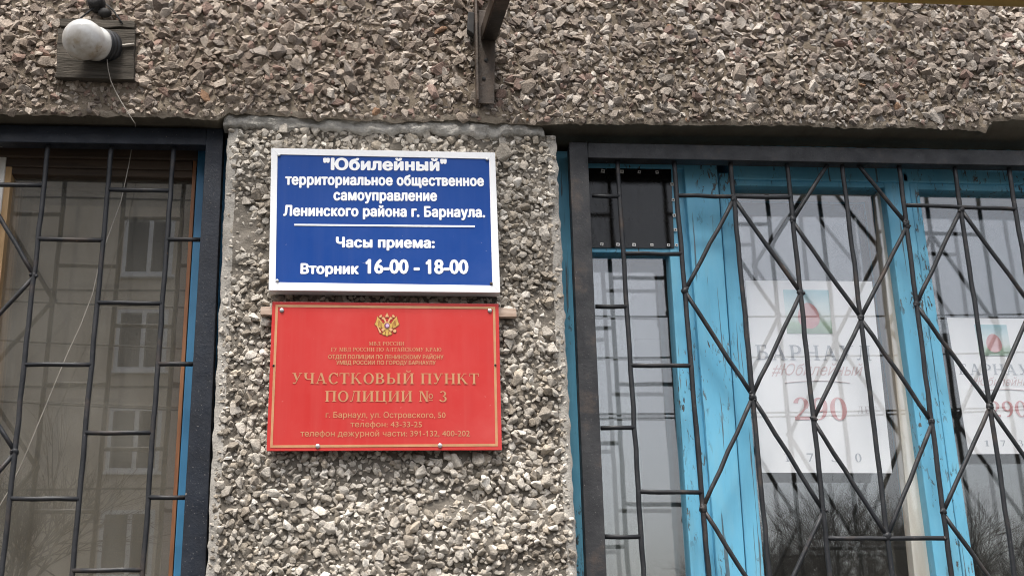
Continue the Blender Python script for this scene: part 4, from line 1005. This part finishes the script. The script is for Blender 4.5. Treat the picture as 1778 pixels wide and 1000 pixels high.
# ------------------------------------------------------------------ posters behind the glass
def poster(TL, TR, BR, BL, label, Y):
    c0 = [U(*p, Y) for p in (TL, TR, BR, BL)]
    root = thing('poster', (c0[3] + c0[2]) / 2, label, 'poster', 'white anniversary posters in the window')
    bm = bmesh.new(); prism(bm, [(p.x, p.z) for p in c0], Y, Y + 0.0006); from_bm('sheet', bm, M['paper'], root)
    def P(a, b):   # (0..1, 0..1 from top-left) -> point
        t = c0[0].lerp(c0[1], a); u_ = c0[3].lerp(c0[2], a); return t.lerp(u_, b)
    def words(data, a0, a1, base, cap, mat, dy=0.0008):
        vs, fs, ch = data; A, B = P(a0, base), P(a1, base); d = B - A; wl = d.length; d.normalize(); up = Vector((-d.z, 0, d.x))
        h = (P(a0, base - cap) - A).length; x0, x1 = vs[:, 0].min(), vs[:, 0].max()
        bm = bmesh.new()
        for f, i in fs:
            bm.faces.new([bm.verts.new(A + d * ((vs[k][0] - x0) * wl / (x1 - x0)) + up * (vs[k][1] * h / ch) + Vector((0, -dy - 0.00002 * i, 0))) for k in f])
        for f in bm.faces:
            f.normal_update()
            if f.normal.y > 0: f.normal_flip()
        me = bpy.data.meshes.new('lettering'); bm.to_mesh(me); bm.free(); link('lettering', me, mat, root)
    bm = bmesh.new(); q = [P(0.29, 0.285), P(0.645, 0.285), P(0.645, 0.05), P(0.29, 0.05)]
    prism(bm, [(p.x, p.z) for p in q], Y - 0.0012, Y - 0.0004); pic = from_bm('picture', bm, M['picture'], root)
    bm = bmesh.new()
    prism(bm, [(P(0.47 + 0.085 * math.cos(t), 0.205 + 0.055 * math.sin(t)).x, P(0.47 + 0.085 * math.cos(t), 0.205 + (0.055 if math.sin(t) > 0 else 0.085) * math.sin(t)).z) for t in np.linspace(0, 2 * PI, 20)[:-1]], Y - 0.0018, Y - 0.0013)
    from_bm('red_figure', bm, M['poster_red'], pic)
    words(serif_mesh('БАРНАУЛ', 0.16), 0.035, 0.93, 0.425, 0.078, M['poster_ink'])
    words(font_mesh('#Юбилейный', 0, 0.45), 0.14, 0.86, 0.505, 0.062, M['poster_pink'])
    bm = bmesh.new(); tube(bm, [P(0.24 + 0.5 * t, 0.545 - 0.012 * math.sin(t * 3.0)) + Vector((0, -0.001, 0)) for t in np.linspace(0, 1, 9)], 0.0009, 5); from_bm('underline', bm, M['poster_pink'], root)
    words(serif_mesh('290', 0.06), 0.29, 0.70, 0.735, 0.115, M['poster_red'])
    words(serif_mesh('ЛЕТ', 0.3), 0.78, 0.93, 0.70, 0.036, M['poster_pale'])
    for ch_, a_ in (('1', .18), ('7', .355), ('3', .54), ('0', .725)): words(serif_mesh(ch_), a_, a_ + .05, 0.945, 0.042, M['poster_ink'])
    return root
poster((1294, 487), (1514, 488.5), (1549, 821), (1322, 820), 'larger white anniversary poster behind the middle pane of the blue window', 0.168)
poster((1644, 551.5), (1800, 553.5), (1846, 787), (1682, 788), 'smaller white anniversary poster behind the right pane, cut by the picture edge', 0.168)

# ------------------------------------------------------------------ across the street: what the panes mirror
FYD = -33.0
ab = thing('apartment_building', (-9, FYD, 0), 'beige panel apartment block across the street, mirrored in the left window', 'building')
bm = bmesh.new(); box(bm, -34, 5.4, FYD - 12, FYD, 0, 19.6)
from_bm('wall', bm, M['facade'], ab)
bm = bmesh.new()
for k in range(1, 6): box(bm, -34, 5.39, FYD, FYD + 0.012, k * 3.0 - 0.06 + 1.9, k * 3.0 + 1.9)
for x in np.arange(-34.0 + .5, 5, 5.0): box(bm, x, x + 0.06, FYD, FYD + 0.010, 0.2, 19.5)
from_bm('panel_joint', bm, M['facade_joint'], ab)
bm = bmesh.new(); box(bm, -34.3, 5.7, FYD - 12.3, FYD + 0.35, 19.6, 19.95); from_bm('roof', bm, M['facade_joint'], ab)
wbm = None
for k in range(5):
    for j in range(8):
        cx_, cz = -32.13 + 5.0 * j, 3.3 + 3.0 * k
        if wbm is None:
            bm = bmesh.new()
            for a0, a1, z0, z1 in ((-.75, .75, -.95, -.84), (-.75, .75, .84, .95), (-.75, -.64, -.84, .84), (.64, .75, -.84, .84), (0.0, .12, -.84, .84)):
                box(bm, cx_ + a0, cx_ + a1, FYD + 0.0, FYD + 0.07, cz + a0 * 0 + z0, cz + z1)
            box(bm, cx_ - .85, cx_ + .85, FYD, FYD + 0.14, cz - 1.03, cz - .955)
            wbm = from_bm('window', bm, M['pvc'], ab); bm = bmesh.new(); box(bm, cx_ - .64, cx_ + .64, FYD + 0.002, FYD + 0.03, cz - .84, cz + .84)
            wp = from_bm('pane', bm, M['far_pane'], wbm); w0 = (cx_, cz)
        else:
            c = wbm.copy(); COL.objects.link(c); c.parent = ab; c.location = (cx_ - w0[0], 0, cz - w0[1])
            d = wp.copy(); COL.objects.link(d); d.parent = c
bm = bmesh.new(); box(bm, 12, 60, FYD - 30, FYD - 18, 0, 6.0); box(bm, 11.6, 60.4, FYD - 30.4, FYD - 17.6, 6.0, 6.5)
tag(from_bm('low_building', bm, M['facade']), 'low building far across the street behind the bare trees', 'building')

def make_tree(loc, h, seed, label):
    r = random.Random(seed); root = thing('bare_tree', loc, label, 'tree', 'bare trees across the street')
    tb, cb = bmesh.new(), bmesh.new(); L0 = Vector(loc); cnt = [0]
    tube(tb, [L0, L0 + Vector((r.uniform(-.1, .1), r.uniform(-.1, .1), h * 0.16)), L0 + Vector((r.uniform(-.2, .2), 0, h * 0.32))], [h * .015, h * .012, h * .009], 8, False)
    def grow(p, d, ln_, rr, lev):
        cnt[0] += 1
        q = p + d * ln_; mid = p.lerp(q, 0.5) + Vector((r.uniform(-1, 1), r.uniform(-1, 1), r.uniform(-.3, 1))) * ln_ * 0.05
        tube(cb, [p, mid, q], [rr, rr * .82, rr * .62], 5 if lev < 3 else 3, False)
        if lev >= 6: return
        for _ in range(4 if lev < 4 else 3 if lev < 5 else 2):
            nd = (d + Vector((r.gauss(0, .42), r.gauss(0, .42), r.gauss(0.12, .3)))).normalized()
            s = p.lerp(q, r.uniform(0.45, 1.0)); grow(s, nd, ln_ * r.uniform(.62, .86), max(rr * .58, 0.0032), lev + 1)
    top = L0 + Vector((0, 0, h * .30))
    for k in range(3):
        a = k * 2.1 + r.random(); grow(top, Vector((math.cos(a) * .35, math.sin(a) * .35, 1)).normalized(), h * .20, h * .0068, 1)
    from_bm('trunk', tb, M['bark'], root, True); from_bm('crown', cb, M['bark'], root, True)
    return root
t0 = make_tree((11.6, -27, 0), 8.4, 3, 'bare tree across the street, nearest the apartment block')
t1 = make_tree((14.5, -29, 0), 9.0, 4, 'bare tree across the street, right of the nearest one')
t2 = make_tree((20.5, -30, 0), 8.6, 5, 'bare tree across the street, farthest right')
def copy_tree(src, loc, rz, s, label):
    c = src.copy(); COL.objects.link(c); c.location = loc; c.rotation_euler = (0, 0, rz); c.scale = (s, s, s); c['label'] = label
    for ch in src.children:
        d = ch.copy(); COL.objects.link(d); d.parent = c
copy_tree(t0, (-15.5, -24, 0), 1.0, 0.95, 'bare tree standing in front of the apartment block, farthest to its left')
copy_tree(t1, (-9.0, -28, 0), 2.0, 1.15, 'bare tree standing in front of the apartment block, near its middle')
copy_tree(t1, (11.5, -34, 0), 3.0, 0.92, 'bare tree behind the nearest one across the street')
copy_tree(t2, (17.5, -35, 0), 4.0, 0.95, 'bare tree in the back row across the street')
copy_tree(t0, (24.0, -32, 0), 5.0, 1.0, 'bare tree at the right end of the back row across the street')
for k_, (x_, y_, sc__) in enumerate(((12.6, -37, 1.0), (13.0, -40, 1.08), (16.0, -31, .9), (19.0, -39, 1.05), (22.5, -37, 1.0), (26.5, -38, 1.1), (12.9, -30.5, .86), (18.6, -28, .84))):
    copy_tree((t0, t1, t2)[k_ % 3], (x_, y_, 0), 0.7 + 1.3 * k_, sc__, 'bare tree of the thicket across the street, %s' % ('at its left end', 'left of its middle', 'in front of its middle', 'behind its middle', 'right of its middle', 'at its right end', 'close to the apartment block', 'nearest the road')[k_])
for x, lb in ((-18, 'concrete utility pole towards the left end of the street'), (26, 'concrete utility pole towards the right end of the street')):
    bm = bmesh.new(); lathe(bm, (x, -16, 0), (0, 0, 1), [(0, .16), (9.0, .10), (9.0, 0.0)], 12); box(bm, x - .05, x + .05, -16.8, -15.2, 8.3, 8.42); box(bm, x - .04, x + .04, -16.6, -15.4, 7.2, 7.3)
    tag(from_bm('utility_pole', bm, M['pole']), lb, 'pole', 'utility poles')
for k, (y, z, sag) in enumerate(((-16.7, 8.45, 1.2), (-15.3, 8.45, 0.9), (-16.5, 7.32, 1.1), (-15.5, 7.32, 1.4))):
    bm = bmesh.new(); tube(bm, [(-18 + 44 * t, y, z - sag * 4 * t * (1 - t)) for t in np.linspace(0, 1, 40)], 0.016, 6)
    tag(from_bm('overhead_wire', bm, M['wire_black'], None, True), ['black overhead wire, upper one farther from the wall', 'black overhead wire, upper one nearer to the wall', 'black overhead wire, lower one farther from the wall', 'black overhead wire, lower one nearer to the wall'][k], 'wire', 'overhead wires between the poles')
